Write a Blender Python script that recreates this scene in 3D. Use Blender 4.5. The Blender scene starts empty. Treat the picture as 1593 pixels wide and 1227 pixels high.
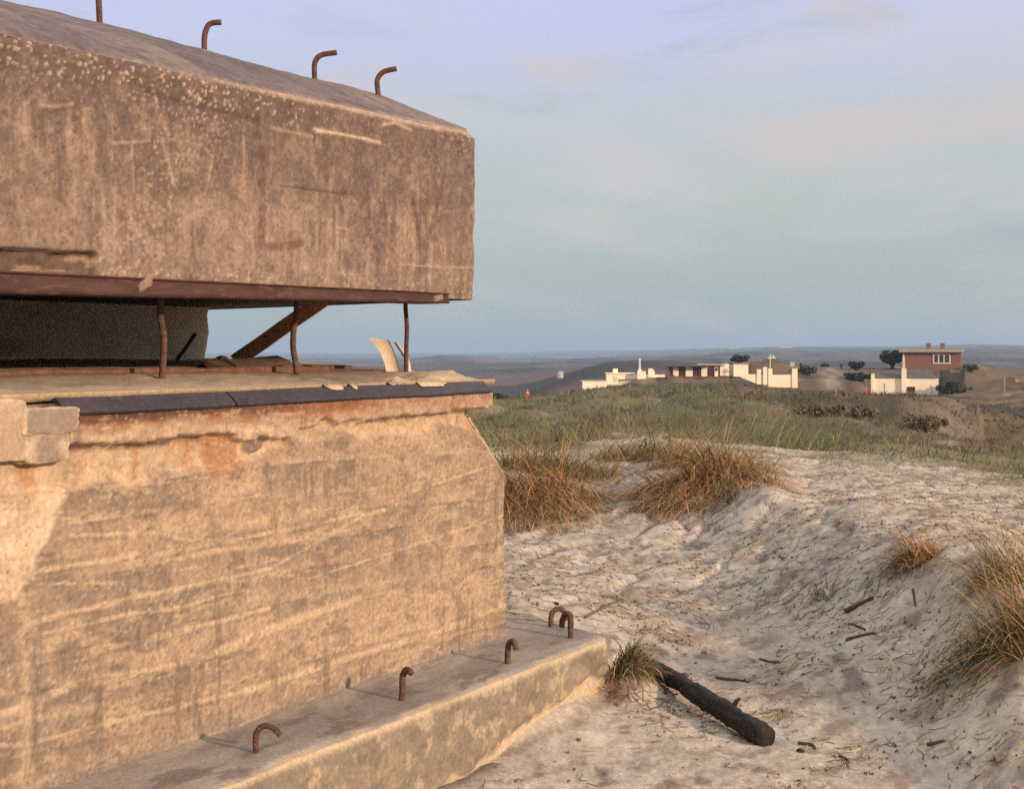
import bpy, bmesh, math, random
import numpy as np
from mathutils import Vector, Matrix

rng = np.random.default_rng(11)
random.seed(11)
S = bpy.context.scene
COL = S.collection
EYE, F, CU, HV = 1.6, 2200.0, 796.5, 548.0      # eye height, focal length in photo pixels, principal column, horizon row

# ------------------------------------------------------------------ helpers
def P(u, v, Y):
    return np.array([(u - CU) / F * Y, Y, EYE - (v - HV) / F * Y])

def _h(i, j, s):
    i = i.astype(np.int64); j = j.astype(np.int64)
    n = (i * 374761393 + j * 668265263 + s * 974634777) & 0x7fffffff
    n = ((n ^ (n >> 13)) * 1274126177) & 0x7fffffff
    n = n ^ (n >> 16)
    return (n & 0xffff) / 65535.0

def vn(x, y, s=0):
    x, y = np.broadcast_arrays(np.asarray(x, float), np.asarray(y, float))
    i = np.floor(x); j = np.floor(y); fx = x - i; fy = y - j
    fx = fx * fx * (3 - 2 * fx); fy = fy * fy * (3 - 2 * fy)
    a = _h(i, j, s); b = _h(i + 1, j, s); c = _h(i, j + 1, s); d = _h(i + 1, j + 1, s)
    return (a * (1 - fx) + b * fx) * (1 - fy) + (c * (1 - fx) + d * fx) * fy

def fbm(x, y, o=4, s=0, g=0.5):
    r = 0; a = 1; t = 0
    for k in range(o):
        r = r + a * vn(np.asarray(x) * 2 ** k + 17.3 * k, np.asarray(y) * 2 ** k - 9.1 * k, s + k * 7)
        t += a; a *= g
    return r / t

def worley(x, y, s=0):
    """distance to the nearest jittered cell point, and that cell's random value"""
    x, y = np.broadcast_arrays(np.asarray(x, float), np.asarray(y, float))
    i = np.floor(x); j = np.floor(y); best = np.full(x.shape, 9.0); val = np.zeros(x.shape)
    for di in (-1, 0, 1):
        for dj in (-1, 0, 1):
            px, py = i + di, j + dj
            d = np.hypot(px + .1 + .8 * _h(px, py, s) - x, py + .1 + .8 * _h(px, py, s + 50) - y)
            v = _h(px, py, s + 99); m = d < best
            best = np.where(m, d, best); val = np.where(m, v, val)
    return best, val

def ss(a, b, x):
    t = np.clip((np.asarray(x, float) - a) / (b - a), 0, 1)
    return t * t * (3 - 2 * t)

def mixc(c, d, m):
    return c * (1 - m[..., None]) + np.asarray(d, float) * m[..., None]

def setp(o, label=None, cat=None, group=None, kind=None):
    if label: o['label'] = label
    if cat: o['category'] = cat
    if group: o['group'] = group
    if kind: o['kind'] = kind
    return o

def empty(name, loc, label=None, cat=None, group=None, rz=0.0):
    o = bpy.data.objects.new(name, None); COL.objects.link(o)
    o.location = [float(c) for c in loc]; o.rotation_euler = (0, 0, rz)
    o.empty_display_size = 0.2
    return setp(o, label, cat, group)

def link(name, me, mat, parent=None):
    o = bpy.data.objects.new(name, me); COL.objects.link(o)
    if mat is not None and len(me.materials) == 0: me.materials.append(mat)
    if parent is not None: o.parent = parent
    return o

def npmesh(name, V, quads, mat, parent=None, col=None, smooth=True, attrs=None, tris=None):
    V = np.asarray(V, np.float32).reshape(-1, 3)
    me = bpy.data.meshes.new(name)
    q = np.asarray(quads, np.int32).reshape(-1, 4)
    nt = 0 if tris is None else len(tris)
    me.vertices.add(len(V)); me.vertices.foreach_set('co', V.ravel())
    li = q.ravel(); ls = np.arange(len(q), dtype=np.int32) * 4
    if nt:
        t = np.asarray(tris, np.int32).reshape(-1, 3)
        ls = np.concatenate([ls, len(li) + np.arange(nt, dtype=np.int32) * 3]); li = np.concatenate([li, t.ravel()])
    me.loops.add(len(li)); me.loops.foreach_set('vertex_index', li.astype(np.int32))
    me.polygons.add(len(ls)); me.polygons.foreach_set('loop_start', ls.astype(np.int32))
    me.update(calc_edges=True)
    me.polygons.foreach_set('use_smooth', np.full(len(ls), bool(smooth)))
    if col is not None:
        c = np.ones((len(V), 4), np.float32); c[:, :3] = np.asarray(col).reshape(-1, 3)
        a = me.color_attributes.new('Col', 'FLOAT_COLOR', 'POINT'); a.data.foreach_set('color', c.ravel())
    for k, w in (attrs or {}).items():
        a = me.attributes.new(k, 'FLOAT', 'POINT'); a.data.foreach_set('value', np.asarray(w, np.float32).ravel())
    me.validate()
    return link(name, me, mat, parent)

def gridq(n, m, flip=False):
    i = np.arange(n - 1)[:, None] * m + np.arange(m - 1)[None, :]
    i = i.ravel()
    q = np.stack([i, i + m, i + m + 1, i + 1], 1)
    return q[:, ::-1] if flip else q

def gridmesh(name, G, mat, parent=None, col=None, flip=False, attrs=None, smooth=True):
    n, m = G.shape[:2]
    return npmesh(name, G, gridq(n, m, flip), mat, parent, col, smooth, attrs)

def tubegeo(pts, rad, seg=10, rough=0.0, seed=0, caps=True):
    """swept round bar along pts with per-point radius"""
    pts = np.asarray(pts, float); n = len(pts)
    rad = np.broadcast_to(np.asarray(rad, float), (n,))
    T = np.gradient(pts, axis=0); T /= np.linalg.norm(T, axis=1)[:, None]
    up = np.array([0, 0, 1.0]) if abs(T[0, 2]) < .9 else np.array([1.0, 0, 0])
    V = []; a = np.cross(T[0], up); a /= np.linalg.norm(a)
    for i in range(n):
        a = a - T[i] * a.dot(T[i]); a /= np.linalg.norm(a); b = np.cross(T[i], a)
        th = np.linspace(0, 2 * np.pi, seg, endpoint=False)
        r = rad[i] * (1 + rough * (fbm(th * 1.3 + seed, np.full(seg, i * .6), 3, seed) - .5) * 2)
        V.append(pts[i] + np.outer(np.cos(th) * r, a) + np.outer(np.sin(th) * r, b))
    V = np.concatenate(V)
    q = []
    for i in range(n - 1):
        for k in range(seg):
            k2 = (k + 1) % seg
            q.append((i * seg + k, i * seg + k2, (i + 1) * seg + k2, (i + 1) * seg + k))
    tr = []
    if caps:
        c0 = len(V); V = np.vstack([V, pts[0], pts[-1]])
        for k in range(seg):
            k2 = (k + 1) % seg
            tr.append((c0, k2, k)); tr.append((c0 + 1, (n - 1) * seg + k, (n - 1) * seg + k2))
    return V, np.array(q), np.array(tr).reshape(-1, 3)

def tube(name, pts, rad, mat, parent=None, seg=10, rough=0.0, seed=0):
    V, q, t = tubegeo(pts, rad, seg, rough, seed)
    return npmesh(name, V, q, mat, parent, tris=t)

def smoothpts(pts, n=24):
    pts = np.asarray(pts, float); k = len(pts)
    out = []
    for i in range(k - 1):
        p0 = pts[max(i - 1, 0)]; p1 = pts[i]; p2 = pts[i + 1]; p3 = pts[min(i + 2, k - 1)]
        for t in np.linspace(0, 1, max(2, n // (k - 1)), endpoint=False):
            out.append(.5 * ((2 * p1) + (-p0 + p2) * t + (2 * p0 - 5 * p1 + 4 * p2 - p3) * t * t + (-p0 + 3 * p1 - 3 * p2 + p3) * t ** 3))
    out.append(pts[-1])
    return np.array(out)

def boxes(name, bl, mat, parent=None, bevel=0.0, rot=None):
    """list of (x0,x1,y0,y1,z0,z1) boxes as one mesh"""
    bm = bmesh.new()
    for b in bl:
        x0, x1, y0, y1, z0, z1 = [float(c) for c in b]
        vs = [bm.verts.new(p) for p in ((x0, y0, z0), (x1, y0, z0), (x1, y1, z0), (x0, y1, z0), (x0, y0, z1), (x1, y0, z1), (x1, y1, z1), (x0, y1, z1))]
        for f in ((0, 3, 2, 1), (4, 5, 6, 7), (0, 1, 5, 4), (1, 2, 6, 5), (2, 3, 7, 6), (3, 0, 4, 7)):
            bm.faces.new([vs[i] for i in f])
    if bevel > 0:
        bmesh.ops.bevel(bm, geom=list(bm.edges), offset=bevel, segments=2, affect='EDGES', profile=.6)
    me = bpy.data.meshes.new(name); bm.to_mesh(me); bm.free()
    return link(name, me, mat, parent)

# ------------------------------------------------------------------ materials
def newmat(name):
    m = bpy.data.materials.new(name); m.use_nodes = True
    nt = m.node_tree; b = nt.nodes['Principled BSDF']
    return m, nt, b

def mnode(nt, t, **kw):
    n = nt.nodes.new(t)
    for k, v in kw.items(): setattr(n, k, v)
    return n

def noise_fac(nt, scale, detail=4, rough=.55, lo=.35, hi=.65, stretch=None, space='Object'):
    tc = mnode(nt, 'ShaderNodeTexCoord'); mp = mnode(nt, 'ShaderNodeMapping')
    if stretch: mp.inputs['Scale'].default_value = stretch
    nt.links.new(tc.outputs[space], mp.inputs['Vector'])
    n = mnode(nt, 'ShaderNodeTexNoise'); n.inputs['Scale'].default_value = scale
    n.inputs['Detail'].default_value = detail; n.inputs['Roughness'].default_value = rough
    nt.links.new(mp.outputs[0], n.inputs['Vector'])
    r = mnode(nt, 'ShaderNodeMapRange'); r.inputs[1].default_value = lo; r.inputs[2].default_value = hi
    nt.links.new(n.outputs['Fac'], r.inputs[0])
    return r.outputs[0], n.outputs['Fac']

def mixn(nt, a, b, fac, mode='MIX'):
    m = mnode(nt, 'ShaderNodeMix', data_type='RGBA', blend_type=mode)
    for idx, s in ((6, a), (7, b), (0, fac)):
        if hasattr(s, 'is_output'): nt.links.new(s, m.inputs[idx])
        elif idx == 0: m.inputs[0].default_value = s
        else: m.inputs[idx].default_value = (*s, 1)
    return m.outputs[2]

def bumpn(nt, h, strength, dist):
    b = mnode(nt, 'ShaderNodeBump'); b.inputs['Strength'].default_value = strength; b.inputs['Distance'].default_value = dist
    nt.links.new(h, b.inputs['Height']); return b.outputs[0]

def mat_attr(name, rough=.9, grain=(60, .82, 1.15), bump=(120, .5, .004), spec=.2, space='Object'):
    """albedo from the 'Col' attribute, broken up by fine noise"""
    m, nt, b = newmat(name)
    a = mnode(nt, 'ShaderNodeAttribute', attribute_name='Col')
    f, _ = noise_fac(nt, grain[0], 6, .65, .3, .7, space=space)
    r = mnode(nt, 'ShaderNodeMapRange'); r.inputs[3].default_value = grain[1]; r.inputs[4].default_value = grain[2]
    nt.links.new(f, r.inputs[0])
    c = mnode(nt, 'ShaderNodeCombineColor')
    for i in range(3): nt.links.new(r.outputs[0], c.inputs[i])
    nt.links.new(mixn(nt, a.outputs['Color'], c.outputs[0], 1.0, 'MULTIPLY'), b.inputs['Base Color'])
    if bump:
        _, h = noise_fac(nt, bump[0], 6, .65, space=space)
        nt.links.new(bumpn(nt, h, bump[1], bump[2]), b.inputs['Normal'])
    b.inputs['Roughness'].default_value = rough; b.inputs['Specular IOR Level'].default_value = spec
    return m

def mat_noise(name, c1, c2, scale=8, rough=.85, bump=None, spec=.25, c3=None, stretch=None, lo=.35, hi=.65):
    m, nt, b = newmat(name)
    f, _ = noise_fac(nt, scale, 6, .6, lo, hi, stretch)
    c = mixn(nt, c1, c2, f)
    if c3:
        f2, _ = noise_fac(nt, scale * 3.7, 4, .6, .52, .68, stretch)
        c = mixn(nt, c, c3, f2)
    nt.links.new(c, b.inputs['Base Color'])
    if bump:
        _, h = noise_fac(nt, bump[0], 6, .65, stretch=stretch)
        nt.links.new(bumpn(nt, h, bump[1], bump[2]), b.inputs['Normal'])
    b.inputs['Roughness'].default_value = rough; b.inputs['Specular IOR Level'].default_value = spec
    return m

M = {}
M['concrete'] = mat_attr('weathered_concrete', .92, (75, .76, 1.24), (120, .45, .005))
M['ground'] = mat_attr('sand_and_heath', .95, (45, .80, 1.2), (60, .5, .012), spec=.1)
M['blade'] = mat_attr('grass_blades', .7, (3, .85, 1.15), None, spec=.15)
M['straw'] = mat_attr('straw', .85, (30, .8, 1.2), None, spec=.1)
M['rust'] = mat_noise('rusty_rebar', (.055, .030, .026), (.12, .058, .040), 40, .85, (160, .7, .003), c3=(.20, .10, .06))
M['rustbar'] = mat_noise('rusty_bar', (.12, .055, .036), (.19, .095, .058), 22, .85, (90, .6, .003), c3=(.07, .035, .03))
M['beam'] = mat_noise('rusty_beam', (.045, .022, .020), (.075, .036, .030), 9, .8, (60, .4, .003), c3=(.10, .05, .04), stretch=(.5, .5, 2))
M['strip'] = mat_noise('dark_painted_steel', (.022, .017, .023), (.036, .027, .032), 12, .5, (70, .3, .002), spec=.4, c3=(.055, .04, .04))
M['timber'] = mat_noise('brown_timber', (.50, .27, .165), (.60, .34, .22), 6, .85, (30, .4, .003), stretch=(1, 6, 6), c3=(.10, .05, .035))
M['darkwood'] = mat_noise('tarred_timber', (.012, .010, .011), (.030, .024, .023), 14, .8, (40, 1.0, .010), c3=(.055, .046, .042), stretch=(1, 1, 1))
M['twig'] = mat_noise('dry_twig', (.06, .035, .025), (.12, .075, .05), 20, .9)
M['card'] = mat_noise('faded_card', (.50, .40, .29), (.60, .50, .38), 30, .9, c3=(.38, .28, .20))
M['white'] = mat_noise('whitewash', (.90, .78, .58), (.82, .70, .51), .7, .9, (3, .2, .02))
M['white2'] = mat_noise('grey_whitewash', (.55, .53, .47), (.48, .46, .42), .7, .9, (3, .2, .02))
M['brick'] = mat_noise('red_brick', (.20, .095, .075), (.25, .125, .095), 2.5, .9, (8, .3, .02), stretch=(1, 1, 3))
M['roofgrey'] = mat_noise('grey_roof_felt', (.20, .16, .13), (.28, .22, .18), 1.2, .9)
M['roofdark'] = mat_noise('dark_roof', (.07, .065, .068), (.12, .11, .105), 1.0, .9)
M['rooflight'] = mat_noise('pale_roof_edge', (.34, .27, .22), (.42, .34, .27), 1.0, .9)
M['redbrown'] = mat_noise('red_brown_paint', (.16, .06, .045), (.21, .08, .06), 3, .7)
M['redpaint'] = mat_noise('red_paint', (.30, .05, .03), (.22, .04, .03), 3, .7)
M['glass'] = mat_noise('dark_window_glass', (.03, .03, .036), (.06, .05, .055), 1.5, .15, spec=.5)
M['cream'] = mat_noise('cream_paint', (.72, .62, .46), (.62, .54, .40), 2, .7)
M['fargreen'] = mat_noise('pale_green_paint', (.42, .46, .38), (.36, .40, .34), .8, .85)
M['bark'] = mat_noise('bark', (.06, .045, .035), (.10, .075, .055), 8, .9)
M['leaf'] = mat_attr('bush_leaves', .7, (2, .85, 1.15), None, spec=.2)
M['skin'] = mat_noise('skin', (.50, .30, .20), (.46, .27, .18), 6, .6)
M['water'] = mat_noise('lagoon_water', (.10, .14, .15), (.13, .17, .18), .004, .25, spec=.5)

def cloth(name, c):
    return mat_noise(name, c, tuple(x * .8 for x in c), 8, .9)

# ------------------------------------------------------------------ terrain
LY = np.linspace(math.log(.3), math.log(13000), 420)
def zcol(st):
    st = np.array(st, float)
    z = EYE - (st[:, 1] - HV) / F * st[:, 0]
    return np.interp(LY, np.log(st[:, 0]), z)
def zc(pairs):      # (Y, z) stations turned into rows
    return [(y, HV + (EYE - z) * F / y) for y, z in pairs]

near = {
 -700: zc([(.3, .10), (4, .10), (5.2, .12), (6, .36), (9, .38), (10, .40), (11, .62)]) + [(12.5, 710), (16, 695), (25, 680), (40, 668), (70, 635)],
  800: zc([(.3, .08), (4, .10), (5.2, .12), (5.8, .34), (6.6, .39), (8.2, .39), (9.6, .385), (10.6, .56), (11.3, .66)]) + [(12.5, 708), (16, 695), (25, 680), (40, 668), (70, 635)],
  950: zc([(.3, .08), (4, .09), (5.2, .12), (5.9, .16), (6.3, .25), (6.9, .32), (8, .34), (9.4, .37), (10.6, .46), (11.4, .56)]) + [(12.6, 714), (15, 690), (18, 684), (25, 673), (40, 655), (70, 628)],
 1030: zc([(.3, .08), (4, .09), (5.2, .13), (6, .17), (7, .26), (8, .31), (9.4, .37), (10.6, .55), (11.3, .68)]) + [(12.6, 712), (15, 692), (18, 685), (25, 674), (40, 655), (70, 627)],
 1100: zc([(.3, .08), (4, .09), (5.2, .13), (6, .15), (7, .24), (8, .30), (9.5, .36), (10.4, .52), (11, .68)]) + [(12.5, 716), (15, 698), (18, 688), (25, 680), (40, 657), (70, 625)],
 1180: zc([(.3, .08), (4, .09), (5.2, .13), (6, .16), (7, .25), (8, .33), (9.2, .48)]) + [(9.9, 752), (11, 738), (13, 716), (16, 695), (25, 682), (40, 660), (70, 630)],
 1250: zc([(.3, .08), (4, .09), (5.0, .12), (5.7, .16), (6.5, .25), (7.4, .36), (8.3, .50)]) + [(9.1, 790), (10.5, 764), (13, 735), (17, 704), (25, 690), (40, 674), (60, 664), (90, 640)],
 1330: zc([(.3, .08), (4, .09), (5.0, .12), (5.7, .19), (6.5, .31), (7.4, .46), (8.1, .58)]) + [(8.6, 788), (10, 768), (13, 728), (17, 704), (25, 693), (40, 682), (60, 672), (90, 645)],
 1430: zc([(.3, .08), (4, .09), (4.9, .13), (5.6, .22), (6.3, .36), (6.8, .50)]) + [(7.3, 834), (8, 810), (9.3, 783), (11, 756), (14, 728), (18, 708), (25, 700), (60, 684), (90, 655)],
 1520: zc([(.3, .08), (3.8, .09), (4.7, .16), (5.2, .28), (5.7, .42), (6.2, .55)]) + [(6.8, 850), (8, 815), (9.5, 785), (11, 762), (14, 738), (18, 724), (25, 712), (60, 692), (90, 662)],
 1593: zc([(.3, .08), (3.6, .10), (4.4, .17), (5.0, .34), (5.5, .48)]) + [(6.1, 905), (7.5, 845), (9, 800), (11, 765), (14, 745), (18, 736), (25, 726), (60, 700), (90, 668)],
 2600: zc([(.3, .08), (2.2, .12), (2.9, .14), (3.6, .20), (4.5, .30), (6, .48), (9, .68)]) + [(11, 765), (14, 745), (18, 736), (25, 726), (60, 700), (90, 668)],
}
far = {
 -700: [(40, 668), (70, 638), (100, 622), (130, 655), (300, 645), (500, 622), (700, 603), (1000, 586), (1500, 573), (2500, 564), (4000, 557), (4600, 556), (9000, 550), (13000, 549)],
  600: [(40, 668), (70, 638), (100, 622), (130, 655), (300, 645), (500, 622), (700, 603), (1000, 586), (1500, 574), (2300, 566), (2500, 565), (4000, 557), (4600, 556), (9000, 550), (13000, 549)],
  690: [(40, 668), (70, 638), (100, 622), (130, 655), (300, 645), (500, 622), (700, 603), (1000, 588), (1600, 573), (2300, 552), (2600, 553), (3000, 563), (4000, 557), (4600, 556), (9000, 550), (13000, 549)],
  800: [(40, 668), (70, 634), (100, 618), (130, 650), (300, 645), (500, 622), (700, 603), (1000, 586), (1600, 570), (2400, 562), (4000, 557), (4600, 556), (9000, 549), (13000, 548)],
  860: [(40, 662), (70, 631), (110, 614), (140, 612), (175, 609), (205, 640), (300, 640), (450, 600), (700, 590), (1000, 580), (1600, 568), (2400, 561), (4000, 557), (4600, 556), (8000, 548), (13000, 547)],
  925: [(40, 656), (70, 629), (110, 613), (160, 605), (222, 600), (260, 630), (340, 620), (440, 580), (500, 559), (580, 570), (1600, 567), (2400, 560), (4000, 557), (4600, 556), (8000, 546), (13000, 545)],
 1000: [(40, 655), (70, 627), (110, 611), (160, 603), (220, 596), (235, 597), (270, 625), (340, 615), (440, 578), (500, 561), (600, 561), (1600, 566), (2400, 559), (4600, 552), (8000, 545), (13000, 544)],
 1060: [(40, 655), (70, 626), (110, 611), (160, 602), (212, 597), (222, 592), (230, 585), (260, 585), (300, 610), (440, 580), (560, 559), (640, 563), (1600, 563), (2400, 556), (4600, 549), (6500, 543), (13000, 543)],
 1130: [(40, 657), (70, 626), (110, 610), (160, 602), (212, 596), (222, 590), (230, 585), (245, 572), (258, 563), (275, 572), (320, 600), (560, 572), (1600, 560), (2400, 552), (5500, 542), (13000, 542)],
 1200: [(40, 660), (70, 630), (110, 613), (160, 606), (205, 603), (222, 601), (230, 590), (245, 570), (255, 562), (272, 575), (320, 600), (560, 578), (1600, 560), (2400, 550), (5000, 541), (13000, 541)],
 1260: [(40, 668), (70, 642), (110, 617), (160, 607), (210, 605), (225, 602), (235, 590), (252, 578), (270, 580), (320, 605), (560, 585), (1000, 572), (1600, 560), (2400, 550), (5000, 540), (13000, 540.5)],
 1340: [(40, 678), (70, 660), (110, 626), (160, 612), (212, 608), (225, 610), (238, 592), (255, 576), (272, 580), (320, 605), (560, 585), (1000, 572), (1600, 560), (2400, 550), (5000, 540), (13000, 540.5)],
 1430: [(40, 684), (70, 668), (110, 636), (160, 617), (212, 610), (226, 610), (236, 596), (246, 580), (265, 577), (320, 600), (560, 585), (1000, 572), (1600, 560), (2400, 550), (5000, 539), (13000, 540)],
 1500: [(40, 690), (70, 680), (110, 642), (160, 622), (205, 608), (222, 600), (236, 585), (250, 569), (268, 572), (320, 600), (560, 585), (1000, 572), (1600, 560), (2400, 548), (4800, 535), (13000, 540)],
 1593: [(40, 700), (70, 690), (110, 648), (160, 624), (205, 608), (225, 597), (250, 581), (268, 584), (320, 605), (560, 590), (1000, 574), (1600, 561), (2400, 549), (4800, 538), (13000, 541)],
 2600: [(40, 712), (70, 690), (110, 650), (160, 630), (220, 615), (250, 605), (270, 610), (320, 620), (560, 595), (1000, 576), (1600, 563), (2400, 552), (4800, 541), (13000, 542)],
}
UG = np.arange(-700, 2601, 6.0)
def table(d, sg):
    us = sorted(d); C = np.array([zcol(d[u]) for u in us])
    T = np.empty((len(UG), len(LY)))
    for k in range(len(LY)): T[:, k] = np.interp(UG, us, C[:, k])
    ker = np.exp(-.5 * (np.arange(-20, 21) / sg) ** 2); ker /= ker.sum()
    Tp = np.pad(T, ((20, 20), (0, 0)), 'edge')
    T = sum(Tp[i:i + len(UG)] * ker[i] for i in range(41))
    k2 = np.array([1, 2, 1]) / 4.0
    Tp = np.pad(T, ((0, 0), (1, 1)), 'edge')
    return sum(Tp[:, i:i + len(LY)] * k2[i] for i in range(3))
TN = table(near, 3.0); TF = table(far, 4.0)
wf = ss(math.log(45), math.log(66), LY)
TZ = TN * (1 - wf) + TF * wf

def uY(x, y):
    r = np.hypot(x, y); al = np.clip(np.arctan2(x, y), -.6, .66)
    return CU + F * np.tan(al), np.maximum(r * np.cos(al), .31)

def Hbase(u, Y):
    fu = np.clip((u - UG[0]) / 6.0, 0, len(UG) - 1.001); fy = np.clip((np.log(Y) - LY[0]) / (LY[1] - LY[0]), 0, len(LY) - 1.001)
    i = fu.astype(int); j = fy.astype(int); a = fu - i; b = fy - j
    return (TZ[i, j] * (1 - b) + TZ[i, j + 1] * b) * (1 - a) + (TZ[i + 1, j] * (1 - b) + TZ[i + 1, j + 1] * b) * a

def H(x, y):
    x = np.asarray(x, float); y = np.asarray(y, float)
    u, Y = uY(x, y)
    nf = ss(4.5, 7, Y) * (1 - ss(30, 60, Y))
    u2 = u + (fbm(x * 1.6, y * 1.6, 3, 5) - .5) * 60 * nf * ss(960, 1080, u)
    Y2 = Y * (1 + (fbm(x * 1.1, y * 1.1, 3, 9) - .5) * .14 * nf * ss(960, 1080, u))
    z = Hbase(u2, Y2)
    n1 = 1 - ss(18, 40, Y)
    slope = ss(.2, .35, z) * (1 - ss(.55, .68, z))
    z = z + n1 * ((fbm(x * 1.7, y * 1.7, 4, 21) - .5) * .026 * ss(4.5, 7, Y) + (fbm(x * 7, y * 7, 3, 22) - .5) * .010 + (fbm(x * 20, y * 20, 3, 23, .65) - .5) * .011 * (1 - ss(10, 16, Y)))
    # ridged run-offs on the slope of the hollow
    rd = np.abs(fbm((x - .5 * y) * 3.2, (y + .5 * x) * 1.1, 4, 31) - .5)
    z = z - n1 * slope * (.028 * (.12 - np.minimum(rd, .12)) / .12) * ss(6, 8, Y)
    # footprints and dimples
    fp = fbm(x * 4.2, y * 4.2, 2, 41)
    bx_, by_ = P(984, 1050, 5.97)[:2]
    z = z + .13 * np.exp(-(((x - bx_) / .10) ** 2 + ((y - by_) / .12) ** 2))
    z = z - n1 * .010 * ss(.56, .78, fp)
    rq_ = (x - y) * .707; rp_ = (x + y) * .707
    z = z + n1 * ss(4.5, 7, Y) * .006 * np.sin(rq_ * 30 + 5 * fbm(rp_ * 1.4, rq_ * 1.4, 3, 42)) * ss(.45, .6, fbm(x * .9, y * .9, 3, 43))
    z = z + ss(11, 20, Y) * (1 - ss(90, 160, Y)) * (fbm(x / 2.6, y / 2.6, 4, 51) - .5) * (.30 + .55 * ss(22, 50, Y))
    z = z + ss(35, 70, Y) * (1 - ss(300, 600, Y)) * ((fbm(x / 11, y / 11, 4, 52) - .5) * 3.2 + (fbm(x / 4.2, y / 5, 4, 55) - .5) * 1.5)
    hw2_, hv2_ = worley(x / 12 + .5 * vn(x / 6, y / 6, 401), y / 15 + .5 * vn(x / 6, y / 6, 402), 403)
    z = z + ss(24, 40, Y) * (1 - ss(62, 92, Y)) * ((.4 + 1.5 * hv2_) * np.clip(1 - (hw2_ / .6) ** 2, 0, 1) - .45) * ss(20, 80, Y) * (1 - .45 * ss(70, 110, Y) - .35 * ss(110, 190, Y) * (1 - ss(262, 300, Y)))
    hw_, hv_ = worley(x / 2.3 + .35 * vn(x, y, 56), y / 2.9 + .35 * vn(x, y, 57), 58)
    z = z + ss(17, 26, Y) * (1 - ss(110, 150, Y)) * (.06 + .20 * hv_) * np.clip(1 - (hw_ / .62) ** 2, 0, 1) * ss(17, 50, Y)
    z = z + ss(300, 500, Y) * (fbm(x / 60, y / 80, 4, 53) - .5) * 8.0
    vl_ = np.interp(u, [500, 800, 860, 905, 945, 1040, 1140, 1165, 1190, 1240, 1300, 1355, 1460, 1500, 1560, 1593, 1700], [626, 620, 612, 606, 601, 595, 593, 600, 605, 607, 609, 614, 614, 609, 600, 596, 592])
    zl_ = EYE - (vl_ + 2 - HV) / F * Y
    z = np.where((Y > 55) & (Y < np.where((u > 1345) & (u < 1497), 240, 226)), np.minimum(z, zl_ + .25 * np.minimum(z - zl_, 0) * 0 + (fbm(x / 3, y / 3, 3, 62) - .6) * .25), z)
    z = z + ss(1000, 2200, Y) * (fbm(x / 420, y / 420, 4, 54) - .5) * 9.0 * (1 - .7 * ss(3500, 4200, Y))
    return z

def hit(u, v, Y0=3.0, Y1=400.0):
    Ys = np.exp(np.linspace(math.log(Y0), math.log(Y1), 4000)); xs = (u - CU) / F * Ys
    z = H(xs, Ys); vv = HV + (EYE - z) * F / Ys
    k = int(np.argmax(vv <= v)) if (vv <= v).any() else len(Ys) - 1
    return np.array([xs[k], Ys[k], float(z[k])])

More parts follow.
